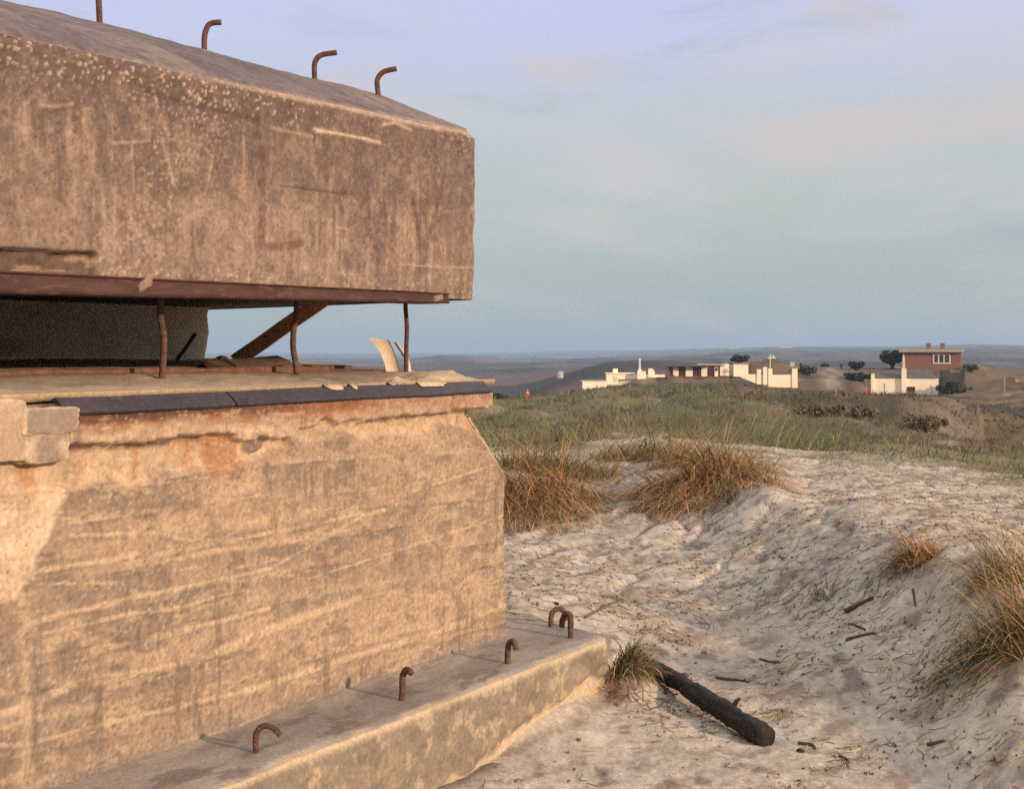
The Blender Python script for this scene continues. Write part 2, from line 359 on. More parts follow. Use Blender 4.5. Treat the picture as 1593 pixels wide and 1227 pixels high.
def groundcol(x, y):
    """albedo of the ground: sand, grass, heath"""
    u, Y = uY(x, y); z = H(x, y)
    c = np.empty(x.shape + (3,)); c[:] = (.46, .398, .332)
    n = fbm(x * 2.2, y * 2.2, 4, 61); n2 = fbm(x * 9, y * 9, 4, 62)
    c = mixc(c, (.40, .345, .275), ss(.45, .62, n) * .7)
    pa_, qa_ = (x + y) * .707, (x - y) * .707
    c = mixc(c, (.24, .185, .145), ss(.54, .68, fbm(pa_ * 3.2, qa_ * 9.5, 5, 74, .62)) * .75)
    c = mixc(c, (.53, .455, .35), ss(.58, .72, fbm(pa_ * 4, qa_ * 8, 4, 75)) * .6)
    c = mixc(c, (.22, .17, .135), ss(.60, .68, fbm(pa_ * 9, qa_ * 24, 4, 77, .7)) * .6 * ss(.38, .58, fbm(x * 1.1, y * 1.1, 3, 78)))
    c = mixc(c, (.33, .28, .23), ss(.54, .66, fbm(x * 15, y * 11, 4, 79, .7)) * .45)
    c = c * (.72 + .56 * fbm(x * 26, y * 20, 4, 76, .75))[..., None]
    # organic crumbs darken patches of the sand
    m = ss(.56, .70, fbm(x * 5.5, y * 3.6, 5, 63, .62)) * ss(980, 1120, u + 25 * (Y - 8))
    c = mixc(c, (.22, .175, .145), m * .45)
    c = mixc(c, (.13, .09, .075), ss(.63, .73, n2) * .65 * ss(.40, .55, n))
    ridge = np.abs(fbm((x - .5 * y) * 3.2, (y + .5 * x) * 1.1, 4, 31) - .5)
    sl = ss(.22, .36, z) * (1 - ss(.6, .7, z)) * (1 - ss(12, 14, Y))
    c = mixc(c, (.15, .105, .085), (1 - ss(.0, .035, ridge)) * sl * ss(6, 8, Y) * .75)
    # grassy soil beyond the crest
    ys = np.interp(u, [700, 900, 960, 1180, 1260, 1420, 1593, 2600], [12.6, 13.2, 18, 17, 15.5, 15.0, 13.2, 13])
    g = ss(.86, 1.22, Y / ys + (fbm(x * .9, y * .9, 4, 64) - .5) * .8)
    gr = np.empty_like(c); gr[:] = (.155, .132, .078)
    gr = mixc(gr, (.105, .108, .056), ss(.42, .62, fbm(x / 1.9, y / 1.9, 4, 65)))
    gr = mixc(gr, (.22, .175, .115), ss(.60, .74, fbm(x / 3.1, y / 3.1, 4, 66)) * .8)
    w = ss(45, 90, Y + 30 * (u - 1150) / 450)
    he = np.empty_like(c); he[:] = (.140, .098, .064)
    he = mixc(he, (.088, .092, .050), np.clip(ss(.45, .6, fbm(x / 9, y / 9, 5, 67)) * (1.2 - ss(1000, 1300, u)), 0, 1))
    he = mixc(he, (.27, .21, .15), ss(.60, .70, fbm(x / 7, y / 5, 5, 68)) * .8)
    he = mixc(he, (.058, .048, .038), ss(.52, .64, fbm(x / 10, y / 16, 5, 69)) * .8)  # dark patches painted into the heath colour to look like shaded hollows
    gr = gr * (1 - w[..., None]) + he * w[..., None]
    c = c * (1 - g[..., None]) + gr * g[..., None]
    # sandy track between the houses and bare patches near them
    tr = np.exp(-((u - 1290) / 17) ** 2) * ss(222, 227, Y) * (1 - ss(246, 252, Y))
    c = mixc(c, (.27, .215, .175), tr * (.35 + .65 * ss(.35, .6, fbm(x / 1.5, y / 3, 4, 81))))
    tr = np.exp(-((u - 1375 + (Y - 205) * 3) / 60) ** 2) * ss(204, 209, Y) * (1 - ss(214, 220, Y))
    c = mixc(c, (.30, .24, .18), tr * .8)
    tr = ss(.48, .6, fbm(x / 8, y / 4, 4, 70)) * np.exp(-((u - 1480) / 55) ** 2) * np.exp(-((Y - 45) / 18) ** 2)
    c = mixc(c, (.34, .27, .21), tr * .8)
    # dark heath plain and far land
    d = ss(270, 330, Y)
    fa = np.empty_like(c); fa[:] = (.070, .050, .052)
    fa = fa * (1 + (1 - ss(450, 1300, Y))[..., None] * np.array([1.5, .9, .6]))
    fa = mixc(fa, (.12, .090, .075), ss(.5, .66, fbm(x / 45, y / 70, 5, 71)))
    fa = mixc(fa, (.030, .032, .030), ss(.50, .60, fbm(x / 110, y / 300, 5, 72)) * .85)
    fa = mixc(fa, (.16, .125, .10), ss(.60, .68, fbm(x / 180, y / 700, 5, 80)) * .7)
    fa = mixc(fa, (.17, .14, .12), ss(.66, .74, fbm(x / 60, y / 90, 5, 73)) * .6)
    return c * (1 - d[..., None]) + fa * d[..., None]

def build_ground():
    uu = np.arange(300, 1960, 3.4)
    al = np.arctan((uu - CU) / F)
    l = np.linspace(-math.pi, al[0], 46)[:-1]; r = np.linspace(al[-1], math.pi, 46)[1:]
    al = np.concatenate([l, al, r])
    rr = np.concatenate([np.linspace(.3, 4.0, 24)[:-1], np.exp(np.linspace(math.log(4.0), math.log(16), 250))[:-1],
                         np.exp(np.linspace(math.log(16), math.log(280), 260))[:-1], np.exp(np.linspace(math.log(280), math.log(13000), 130))])
    R, A = np.meshgrid(rr, al, indexing='ij')
    x = R * np.sin(A); y = R * np.cos(A)
    z = H(x, y)
    col = groundcol(x, y)
    V = np.stack([x, y, z], -1)
    n, m = R.shape
    q = gridq(n, m)
    c0 = n * m
    Vf = np.vstack([V.reshape(-1, 3), [[0, 0, float(z[0].mean())]]]); cf = np.vstack([col.reshape(-1, 3), col[0, 0][None]])
    tr = np.array([(c0, k + 1, k) for k in range(m - 1)])
    o = npmesh('ground', Vf, q[:, ::-1], M['ground'], None, cf, True, tris=tr)
    setp(o, 'pale dune sand rising to grass and far brown heath', 'ground', kind='structure')
    return o
build_ground()

# far lagoon: a thin strip of water in a dip of the plain
wv = []
for a0 in (-.45, .09):
    for Yw in (4150, 9000): wv.append((math.tan(a0) * Yw, Yw, EYE - 8.0 / F * 4300))
wt = np.array(wv)
wo = npmesh('water', wt, [[0, 1, 3, 2]], M['water'])
setp(wo, 'thin pale strip of water far off on the horizon', 'water', kind='structure')

# ------------------------------------------------------------------ bunker
bunker = empty('bunker', (-1.2, 5.6, .1), 'weathered concrete bunker with thick overhanging roof slab and open viewing slit', 'bunker')
BI = Matrix.Translation(bunker.location).inverted()
def attach(o):
    o.parent = bunker; o.matrix_parent_inverse = BI; return o

EE = np.array([-.72, .70]) / np.hypot(.72, .70)        # direction of the far end faces
def wrapcols(corner, d, e, L, B, step, step2, rc=.03):
    """columns along a front edge (ending at corner), round the corner, back along e"""
    s = np.arange(-L, -rc, step); front = corner + s[:, None] * d
    nf = np.array([d[1], -d[0]]); ne = np.array([e[1], -e[0]])
    th = np.linspace(0, 1, 7)[1:-1]
    p0 = corner - rc * d; p1 = corner + rc * e
    arc = np.array([(1 - t) ** 2 * p0 + 2 * t * (1 - t) * corner + t * t * p1 for t in th])
    na = np.array([nf * (1 - t) + ne * t for t in th]); na /= np.linalg.norm(na, axis=1)[:, None]
    b = np.arange(rc, B, step2); back = corner + b[:, None] * e
    Pn = np.vstack([front, arc, back]); N = np.vstack([np.tile(nf, (len(s), 1)), na, np.tile(ne, (len(b), 1))])
    q = np.concatenate([s, np.linspace(-rc, rc, 7)[1:-1], b])
    return Pn, N, q

# lower wall --------------------------------------------------------
thw = math.atan(1304 / F); dw = np.array([math.sin(thw), math.cos(thw)]); nw = np.array([dw[1], -dw[0]])
W0 = P(789, 987, 6.0)[:2]
def px2wall(u, v, off=0.0):
    a = (u - CU) / F; w = W0 + nw * off
    # w + t d = (aY, Y)
    t = (w[0] - a * w[1]) / (a * dw[1] - dw[0]); Y = w[1] + t * dw[1]
    return t, EYE - (v - HV) / F * Y

def poly_d(T, Z, pl, seglim=None):
    D = np.full(T.shape, 9.0); 
    for (a, b) in zip(pl[:-1], pl[1:]):
        a = np.array(a); b = np.array(b); ab = b - a; L2 = ab.dot(ab) + 1e-9
        k = np.clip(((T - a[0]) * ab[0] + (Z - a[1]) * ab[1]) / L2, 0, 1)
        D = np.minimum(D, np.hypot(T - a[0] - k * ab[0], Z - a[1] - k * ab[1]))
    return D

def wall():
    Pn, N, q = wrapcols(W0, dw, EE, 4.4, 2.6, .0065, .012)
    zs = np.concatenate([np.arange(-.25, .35, .05), np.arange(.35, 1.458, .0065), [1.458]])
    T, Z = np.meshgrid(q, zs, indexing='ij')
    front = (T <= .02)
    wob = (fbm(T * 1.3, Z * 0 + 3, 3, 81) - .5) * .03
    # relief
    D = (fbm(T * 2.2, Z * 2.2, 4, 82) - .5) * .016 + (fbm(T * 14, Z * 14, 5, 83, .6) - .5) * .006
    # colours
    c = np.empty(T.shape + (3,)); c[:] = (.325, .240, .165)
    big = fbm(T * 1.1, Z * 1.9, 4, 84)
    c = mixc(c, (.225, .170, .126), ss(.43, .62, big) * .55)
    c = mixc(c, (.205, .155, .118), ss(-1.4, -2.6, T) * ss(1.0, .9, Z) * .45)
    c = mixc(c, (.40, .30, .205), ss(.55, .72, fbm(T * 1.7 + 4, Z * 3.0, 4, 85)) * .7)
    # board courses
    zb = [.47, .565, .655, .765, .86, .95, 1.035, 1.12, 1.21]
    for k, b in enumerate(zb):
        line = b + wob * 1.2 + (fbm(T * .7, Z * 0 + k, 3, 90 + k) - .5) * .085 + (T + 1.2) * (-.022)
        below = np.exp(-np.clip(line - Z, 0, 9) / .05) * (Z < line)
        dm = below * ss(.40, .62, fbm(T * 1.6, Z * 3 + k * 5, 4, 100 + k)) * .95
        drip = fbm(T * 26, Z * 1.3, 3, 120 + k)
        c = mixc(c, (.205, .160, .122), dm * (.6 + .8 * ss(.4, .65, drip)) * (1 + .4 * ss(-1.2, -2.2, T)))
        wd = .0035 + .011 * ss(.5, .78, fbm(T * 1.1, Z * 0 + 7 * k, 3, 110 + k))
        lm = np.exp(-((Z - line) / wd) ** 2)
        iv = ss(.40, .62, fbm(T * 1.4, Z * 2 + 3 * k, 4, 140 + k))
        c = mixc(c, (.45, .345, .225), lm * .65 * iv)
        D += lm * .003 * iv - .002 * below
    # pale seams traced on the left part
    seams = [([(107, 814), (300, 786), (420, 768)], .006), ([(107, 833), (240, 828), (300, 842)], .008), ([(56, 889), (215, 863), (309, 848), (420, 828)], .007),
             ([(39, 908), (190, 906)], .005), ([(43, 970), (210, 928), (420, 885), (570, 800), (600, 793)], .009), ([(43, 992), (206, 953), (266, 947), (380, 917)], .007),
             ([(39, 1035), (146, 1011), (240, 992), (420, 945)], .009), ([(0, 1112), (129, 1060), (240, 1043), (300, 1030), (420, 979), (560, 930)], .020),
             ([(0, 1158), (34, 1159), (150, 1129), (420, 1065)], .010), ([(380, 1075), (520, 1030), (690, 980), (789, 940)], .016),
             ([(230, 866), (420, 830), (570, 797)], .009), ([(640, 765), (789, 716)], .006), ([(150, 760), (330, 742)], .005), ([(480, 900), (640, 850), (789, 800)], .007)]
    for k, (pl, wd) in enumerate(seams):
        pts = [px2wall(*p) for p in pl]
        d = poly_d(T, Z, pts) + (fbm(T * 9, Z * 9, 3, 130 + k) - .5) * .012
        lm = .85 * ss(.85, .4, np.maximum(d, 0) / wd)
        c = mixc(c, (.50, .385, .25), lm * (.55 + .45 * fbm(T * 12, Z * 12, 3, 186))); D += lm * .002
        c = mixc(c, (.16, .125, .10), np.exp(-((d - wd * 1.4) / .006) ** 2) * (fbm(T * 8, Z * 8, 3, 188 + k) > .52) * .45)
    # dark stains traced on the left
    for (u, v, ru, rv, a) in [(330, 822, 10, 24, .8), (55, 790, 10, 45, .5), (100, 1015, 22, 12, .6), (45, 1060, 20, 25, .7), (20, 1025, 18, 30, .7), (115, 1010, 12, 30, .5), (200, 1000, 14, 10, .6),
                              (85, 1045, 40, 22, .6), (280, 785, 60, 12, .55), (200, 770, 75, 22, .5), (620, 880, 20, 55, .35), (660, 870, 12, 50, .3), (20, 1190, 40, 35, .6), (250, 1170, 100, 14, .35), (640, 910, 9, 30, .4)]:
        t0, z0 = px2wall(u, v); sc = F / (W0[1] + t0 * dw[1])
        dx = (T - t0) / (ru / sc / .62); dz = (Z - z0) / (rv / sc)
        mm = np.exp(-(dx ** 2 + dz ** 2)) * (.55 + .9 * fbm(T * 16, Z * 8, 4, 150))
        c = mixc(c, (.165, .130, .105), np.clip(mm * a, 0, .8))
    # vertical seam near the left end
    t0, _ = px2wall(40, 1000)
    c = mixc(c, (.43, .33, .22), np.exp(-((T - t0 + (fbm(Z * 3, T * 0, 2, 7) - .5) * .03) / .022) ** 2) * (Z < .95) * .75)
    # broken pale plaster zone at the far left and under the lip
    t1, z1 = px2wall(40, 905)
    edge = .05 * (fbm(T * 5, Z * 5, 4, 160) - .5)
    pm = ss(.0, .02, (px2wall(112, 800)[0] - T) + edge * 2.2 - .60 * np.clip(1.22 - Z, 0, 1)) * ss(.93, .96, Z + edge)
    c = mixc(c, (.56, .425, .29), pm * .95)
    c = mixc(c, (.36, .27, .19), pm * ss(.56, .7, fbm(T * 9, Z * 9, 4, 161)) * .6)
    D = D - pm * .008 + pm * (fbm(T * 6, Z * 6, 4, 162) - .5) * .03
    low = np.interp(T, [-4.4, -2.6, -2.0, -1.75, -1.5, -1.0, -.5, -.2, 0], [1.22, 1.235, 1.225, 1.245, 1.275, 1.295, 1.29, 1.265, 1.25]) + (fbm(T * 4.1, Z * 0, 5, 163, .6) - .5) * .11
    fl = ss(0, .018, Z - low) * (T < .1)
    c = mixc(c, (.49, .365, .235), fl * .85)
    c = mixc(c, (.34, .26, .19), fl * ss(.55, .66, fbm(T * 8, Z * 10, 4, 164)) * .7)
    D = D - fl * .013 + fl * (fbm(T * 8, Z * 8, 4, 165) - .5) * .022
    # the lip band that carries the steel edge strip
    zl = np.interp(T, [-4.4, -2.4, -1.72, -1.6, -1.04, -.44, -.1, 0], [1.340, 1.340, 1.328, 1.338, 1.352, 1.365, 1.373, 1.373])
    gap = ss(-1.76, -1.68, T) * (1 - ss(-1.12, -1.0, T))
    zl = zl + (fbm(T * 5, Z * 0 + 1, 5, 166, .65) - .5) * (.016 + .10 * gap) + gap * .02 * np.sign(np.sin(T * 9.0))
    zl = np.where((T > -1.98) & (T < -1.71), zl + .014, zl)
    lip = ss(-.004, .004, Z - zl + (fbm(T * 25, Z * 25, 3, 189) - .5) * .02)
    D = D + lip * (.034 + .010 * (fbm(T * 7, Z * 20, 3, 167) - .5))
    D = np.minimum(D, np.where(Z > 1.428, .030 - (Z - 1.428) * 1.25, 9))
    c = mixc(c, (.37, .275, .185), lip)
    c = mixc(c, (.46, .35, .23), lip * ss(.5, .65, fbm(T * 3, Z * 18, 4, 168)))
    c = mixc(c, (.26, .20, .15), lip * ss(.52, .62, fbm(T * 5 + 9, Z * 14, 5, 169, .65)) * .8)
    crack = np.exp(-((Z - zl + .007) / (.006 + .005 * (T < -1.7))) ** 2)
    c = mixc(c, (.055, .032, .026), np.clip(crack, 0, 1) * .9 * (T < -.02) * np.clip(.2 + .8 * ss(-2.42, -2.36, T) * (1 - ss(-1.72, -1.66, T)) + .7 * ss(-1.1, -.95, T), 0, 1))
    # rust below the strip and running from the crack
    ru = ss(1.355, 1.42, Z + .05 * (fbm(T * 9, Z * 2, 4, 170) - .5)) * lip * (.30 + .70 * (1 - ss(-1.6, -.6, T)))
    c = mixc(c, (.25, .105, .055), np.clip(ru * (.5 + .9 * ss(.35, .65, fbm(T * 11, Z * 3, 4, 171))), 0, .92))
    c = mixc(c, (.085, .045, .036), ss(1.392, 1.408, Z + .03 * (fbm(T * 6, Z * 0, 4, 191) - .5)) * lip * (1 - ss(-1.7, -1.2, T)) * .8)
    rs = ss(.46, .62, fbm(T * 9, Z * 1.1, 3, 172)) * ss(1.14, 1.28, Z) * (1 - lip) * (1 - ss(-1.75, -1.5, T))
    c = mixc(c, (.36, .175, .075), rs * .8)
    rs2 = np.exp(-((T + .28) / .05) ** 2) * ss(1.22, 1.33, Z) * (1 - lip)
    c = mixc(c, (.36, .18, .08), rs2 * .6)
    t3, z3 = px2wall(396, 688)
    sd3 = np.hypot((T - t3) / .052, (Z - z3) / .042) + (fbm(T * 20, Z * 20, 3, 192) - .5) * .5
    sm = ss(1.0, .8, sd3); D = D + sm * .020; c = mixc(c, (.175, .135, .118), sm * .85)
    c = mixc(c, (.54, .41, .28), np.exp(-((sd3 - 1.25) / .22) ** 2) * .7)
    # foot of the wall: pale drip and red mark
    t2, z2 = px2wall(447, 1078)
    c = mixc(c, (.60, .50, .38), ss(.6, .2, np.abs(T - t2) / .018) * ss(.0, .02, z2 + .035 - Z) * ss(0, .02, Z - z2 + .055) * .9)
    t2, z2 = px2wall(505, 1066)
    c = mixc(c, (.30, .06, .04), ss(1, .4, np.abs(T - t2) / .008) * (np.abs(Z - z2) < .045) * .8)
    c = mixc(c, (.24, .20, .165), ss(.455, .41, Z) * (.3 + .7 * fbm(T * 6, Z * 6, 3, 173)))
    c = mixc(c, (.165, .128, .10), ss(.53, .63, fbm(T * 10, Z * 22, 6, 177, .7)) * .5 * (1 - pm * .7) * (1 - fl * .7))
    c = mixc(c, (.44, .335, .22), ss(.57, .66, fbm(T * 8 + 5, Z * 30, 6, 178, .7)) * .5)
    w4, v4 = worley(T * 60, Z * 60, 193); pit = ss(.30, .16, w4) * (v4 > .86); D = D - pit * .005; c = mixc(c, (.14, .105, .085), pit * .6)
    c = mixc(c, (.47, .36, .25), ss(.32, .18, w4) * (v4 < .07) * .7)
    grv = np.abs(fbm(T * 1.5 + 3, Z * 26, 5, 194, .6) - .5); c = mixc(c, (.46, .35, .235), (1 - ss(.0, .018, grv)) * ss(.45, .6, fbm(T * 3, Z * 5, 3, 195)) * .55)
    c = mixc(c, (.15, .115, .09), ss(.60, .68, fbm(T * 22, Z * 3.5, 5, 179, .65)) * ss(.45, .6, fbm(T * 2, Z * 3, 3, 187)) * .6 * (1 - pm))
    c *= (.70 + .60 * fbm(T * 60, Z * 60, 3, 174, .8))[..., None]
    c *= np.array([.925, .89, .885])
    c *= (.90 + .2 * fbm(T * 30, Z * 2.5, 4, 175, .6))[..., None]
    # chipped corner above z = 1.1
    w = np.clip((Z - 1.075) / .265, 0, 1) * .30 * (1 - lip) + lip * .15 + .018
    w = w + (fbm(Z * 14, T * 0, 5, 176, .65) - .5) * .06 * ss(1.0, 1.1, Z)
    cut = np.clip(w - np.where(T < 0, -T, T * .75), 0, 1) * .62
    D = np.where(T > -.5, D - cut, D)
    cm = ss(0, .012, cut) * ss(1.0, 1.12, Z) * (1 - lip * .6)
    c = mixc(c, (.52, .40, .265), cm * .85)
    G = np.zeros(T.shape + (3,))
    G[..., 0] = Pn[:, None, 0] + N[:, None, 0] * D; G[..., 1] = Pn[:, None, 1] + N[:, None, 1] * D; G[..., 2] = Z
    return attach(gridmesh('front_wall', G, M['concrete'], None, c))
fw = wall()

def zsill(p):
    return np.interp(p, [-.1, 0, .5, 1.0, 1.7, 4], [1.455, 1.462, 1.520, 1.540, 1.566, 1.60])
def sill_pt(u, p):      # point on the sill at photo column u, p metres behind the wall face
    w = W0 - nw * p; a = (u - CU) / F
    t = (w[0] - a * w[1]) / (a * dw[1] - dw[0])
    q = w + t * dw
    return np.array([q[0], q[1], float(zsill(p))])
def sill():
    t = np.arange(-4.4, -.07, .012); b = np.concatenate([np.arange(.012, .75, .010), np.arange(.75, 2.6, .05)])
    T, B = np.meshgrid(t, b, indexing='ij')
    G = np.zeros(T.shape + (3,))
    G[..., 0] = W0[0] + dw[0] * T + EE[0] * B; G[..., 1] = W0[1] + dw[1] * T + EE[1] * B
    kk = -EE.dot(nw)
    z = zsill(B * kk) + (fbm(T * 3, B * 5, 4, 180) - .5) * .018 * ss(0, .15, B) + (fbm(T * 16, B * 16, 4, 181) - .5) * .009
    heap = ss(-1.5, -.5, T) * np.exp(-((B - .22) / .14) ** 2) * ss(.40, .62, fbm(T * 3.6, B * 5, 4, 182))
    z = z + heap * .032
    z = z - ss(-.10, -.05, T) * .02
    sp_ = .024 * ss(.58, .70, fbm(T * 11, T * 0 + 2, 3, 410)) * ss(-1.5, -1.3, T) * (T < -.16)
    B2 = B - sp_ * np.clip(1 - (B - .012) / .06, 0, 1)
    G[..., 0] = W0[0] + dw[0] * T + EE[0] * B2; G[..., 1] = W0[1] + dw[1] * T + EE[1] * B2
    z = np.where(B2 < .02, np.maximum(z * 0, 1.4785 - (-kk * B2 + .006) * .826 + .004), z)
    G[..., 2] = z
    c = np.empty(T.shape + (3,)); c[:] = (.40, .305, .21)
    c = mixc(c, (.30, .225, .16), ss(.42, .62, fbm(T * 2.4, B * 6, 4, 183)))
    c = mixc(c, (.48, .36, .23), np.clip(heap * 1.1 + (1 - ss(.01, .10, B + .05 * (fbm(T * 5, B * 0, 3, 184) - .5))) * .8, 0, 1))
    c = mixc(c, (.16, .07, .045), ss(.50, .60, B) * .55 * (1 - ss(.85, 1.1, B)))
    c *= (.85 + .3 * fbm(T * 40, B * 40, 4, 185, .7))[..., None]
    return attach(gridmesh('sill', G, M['concrete'], None, c, flip=True))
sill()

# steel edge strips along the lip
def strip(ta, tb, name):
    ts = np.linspace(ta, tb, 40)
    prof = [(-.012, 1.432), (.036, 1.431), (.040, 1.437), (.037, 1.443), (-.006, 1.4785), (-.014, 1.477), (-.014, 1.467)]
    G = np.zeros((len(ts), len(prof) + 1, 3))
    for k, (o, z) in enumerate(prof + prof[:1]):
        pp = W0 + ts[:, None] * dw + nw * o
        G[:, k, 0] = pp[:, 0]; G[:, k, 1] = pp[:, 1]; G[:, k, 2] = z + (fbm(ts * 3, ts * 0, 3, 190) - .5) * .006 + .0025 * (ts + 1)
    V = G.reshape(-1, 3); m = len(prof) + 1
    q = gridq(len(ts), m, True)
    tr = []
    for k in range(1, m - 2):
        tr.append((0, k, k + 1)); tr.append(((len(ts) - 1) * m, (len(ts) - 1) * m + k + 1, (len(ts) - 1) * m + k))
    return attach(npmesh(name, V, q, M['strip'], None, tris=tr, smooth=False))
tj = px2wall(365, 620, .03)[0]
strip(px2wall(100, 625, .03)[0], tj - .004, 'edge_strip')
strip(tj + .004, px2wall(763, 600, .03)[0], 'edge_strip')

# broken concrete lumps at the left end of the lip
def lump(u0, u1, v0, v1, off, seed, name='broken_block', pale=0.0):
    bm = bmesh.new(); bmesh.ops.create_cube(bm, size=1.0)
    bmesh.ops.subdivide_edges(bm, edges=list(bm.edges), cuts=14, use_grid_fill=True)
    ta, za = px2wall(u0, v1, off); tb, zb = px2wall(u1, v0, off)
    cen = np.array([(ta + tb) / 2, (za + zb) / 2]); hw = np.array([(tb - ta) / 2, .032, (zb - za) / 2])
    V = np.array([v.co[:] for v in bm.verts]) * 2
    r = (np.abs(V) ** 11).sum(1) ** (1 / 11); V = V / r[:, None]
    V *= (1 + (fbm(V[:, 0] * 3 + seed, V[:, 2] * 3 + V[:, 1], 5, 200 + seed, .6) - .5) * .20)[:, None]
    L = V * hw
    for v, l in zip(bm.verts, L):
        p = W0 + dw * (cen[0] + l[0]) + nw * (off - .026 + l[1])
        v.co = (p[0], p[1], cen[1] + l[2])
    me = bpy.data.meshes.new(name); bm.to_mesh(me); bm.free()
    n = len(me.vertices)
    c = np.empty((n, 3)); c[:] = (.235, .18, .14)
    c = mixc(c, (.42, .32, .22), ss(.5, .7, fbm(L[:, 0] * 12, L[:, 2] * 12, 4, 205 + seed)))
    c = c * (1 - pale) + np.array([.36, .265, .185]) * pale
    edge = np.max(np.abs(L / hw)[:, [0, 2]], axis=1)
    c = mixc(c, (.45, .34, .235), ss(.86, .97, edge))
    cc = np.ones((n, 4), np.float32); cc[:, :3] = c
    a = me.color_attributes.new('Col', 'FLOAT_COLOR', 'POINT'); a.data.foreach_set('color', cc.ravel())
    for p in me.polygons: p.use_smooth = True
    return attach(link(name, me, M['concrete']))
lump(36, 122, 632, 678, .034, 1)
lump(38, 108, 668, 723, .028, 2)
lump(-110, 45, 618, 728, .026, 3, pale=.85)

# footing ledge -------------------------------------------------------
L0 = P(954, 991, 5.944)[:2]
dl = dw; nl = nw
def px2ledge(u, v):
    Y = (EYE - .403) * F / (v - HV); return np.array([(u - CU) / F * Y, Y, .403])
def ledge():
    EL = np.array([-.60, .80]); EL /= np.linalg.norm(EL)
    Pn, N, q = wrapcols(L0, dl, EL, 3.4, .8, .008, .015, .02)
    zs = np.concatenate([np.arange(-.15, .05, .05), np.arange(.05, .396, .007), [.396]])
    T, Z = np.meshgrid(q, zs, indexing='ij')
    D = (fbm(T * 3, Z * 3, 4, 210) - .5) * .016 + (fbm(T * 15, Z * 15, 4, 211) - .5) * .008
    wv = (fbm(T * 4, Z * 0, 3, 212) - .5)
    top = ss(.375 + 0 * Z, .396, Z + wv * .02)
    D = D - top * (.004 + .016 * fbm(T * 16, T * 0, 4, 228, .65))
    c = np.empty(T.shape + (3,)); c[:] = (.200, .158, .118)
    c = mixc(c, (.31, .245, .172), ss(.48, .66, fbm(T * 12, Z * 16, 6, 213, .72)) * .5)
    c = mixc(c, (.115, .095, .074), ss(.48, .66, fbm(T * 8.3 + 2, Z * 14, 6, 214, .72)) * .45)
    c = mixc(c, (.42, .33, .22), ss(.60, .68, fbm(T * 16, Z * 16, 5, 215, .7)) * .55)
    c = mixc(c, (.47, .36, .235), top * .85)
    pm = ss(.0, .03, .165 + .11 * ss(-1.2, -.2, T) + (fbm(T * 5, Z * 3, 4, 216) - .5) * .13 - Z) * ss(-1.9, -.9, T)
    c = mixc(c, (.47, .365, .25), pm * .9)
    D = D - pm * .015
    pe = ss(-.20, -.02, T + (fbm(T * 8, Z * 8, 4, 217) - .5) * .18) * (Z < .30)
    c = mixc(c, (.45, .35, .24), pe * .7)
    cut = np.clip(.03 + .04 * (fbm(Z * 12, T * 0, 3, 218)) - np.abs(T), 0, 1) * .6
    D = D - cut
    c *= (.85 + .3 * fbm(T * 40, Z * 40, 4, 219, .7))[..., None]
    G = np.zeros(T.shape + (3,))
    G[..., 0] = Pn[:, None, 0] + N[:, None, 0] * D; G[..., 1] = Pn[:, None, 1] + N[:, None, 1] * D; G[..., 2] = Z
    # top surface: continue the sheet inwards from the upper edge
    bs = np.concatenate([np.arange(.008, .80, .008)])
    last = G[:, -1, :]
    inward = np.zeros((len(q), 2)); inward[:] = EL
    TT, BB = np.meshgrid(q, bs, indexing='ij')
    G2 = np.zeros(TT.shape + (3,))
    m = np.clip(1 - np.clip(TT, 0, 9) / .55, 0, 1)
    G2[..., 0] = last[:, None, 0] + EL[0] * BB * m - nl[0] * .012 * ss(0, .02, BB)
    G2[..., 1] = last[:, None, 1] + EL[1] * BB * m - nl[1] * .012 * ss(0, .02, BB)
    G2[..., 2] = .396 + .007 * ss(0, .03, BB) + ((fbm(TT * 9, BB * 9, 4, 221) - .5) * .008 + (fbm(TT * 2.5, BB * 5, 3, 222) - .5) * .012) * ss(0, .03, BB)
    c2 = np.empty(TT.shape + (3,)); c2[:] = (.30, .255, .215)
    c2 = mixc(c2, (.23, .195, .17), ss(.45, .62, fbm(TT * 2.0, BB * 6, 4, 223)))
    c2 = mixc(c2, (.15, .12, .105), ss(.60, .70, fbm(TT * 7, BB * 14, 4, 224)) * .7)
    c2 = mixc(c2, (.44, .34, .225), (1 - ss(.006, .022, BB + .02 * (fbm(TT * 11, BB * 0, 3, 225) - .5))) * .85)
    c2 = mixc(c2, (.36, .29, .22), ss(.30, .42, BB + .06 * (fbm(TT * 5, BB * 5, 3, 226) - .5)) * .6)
    c2 *= (.85 + .3 * fbm(TT * 45, BB * 45, 4, 227, .7))[..., None]
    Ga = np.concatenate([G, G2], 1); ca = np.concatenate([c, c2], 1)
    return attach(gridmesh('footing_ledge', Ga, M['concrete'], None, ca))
led = ledge()

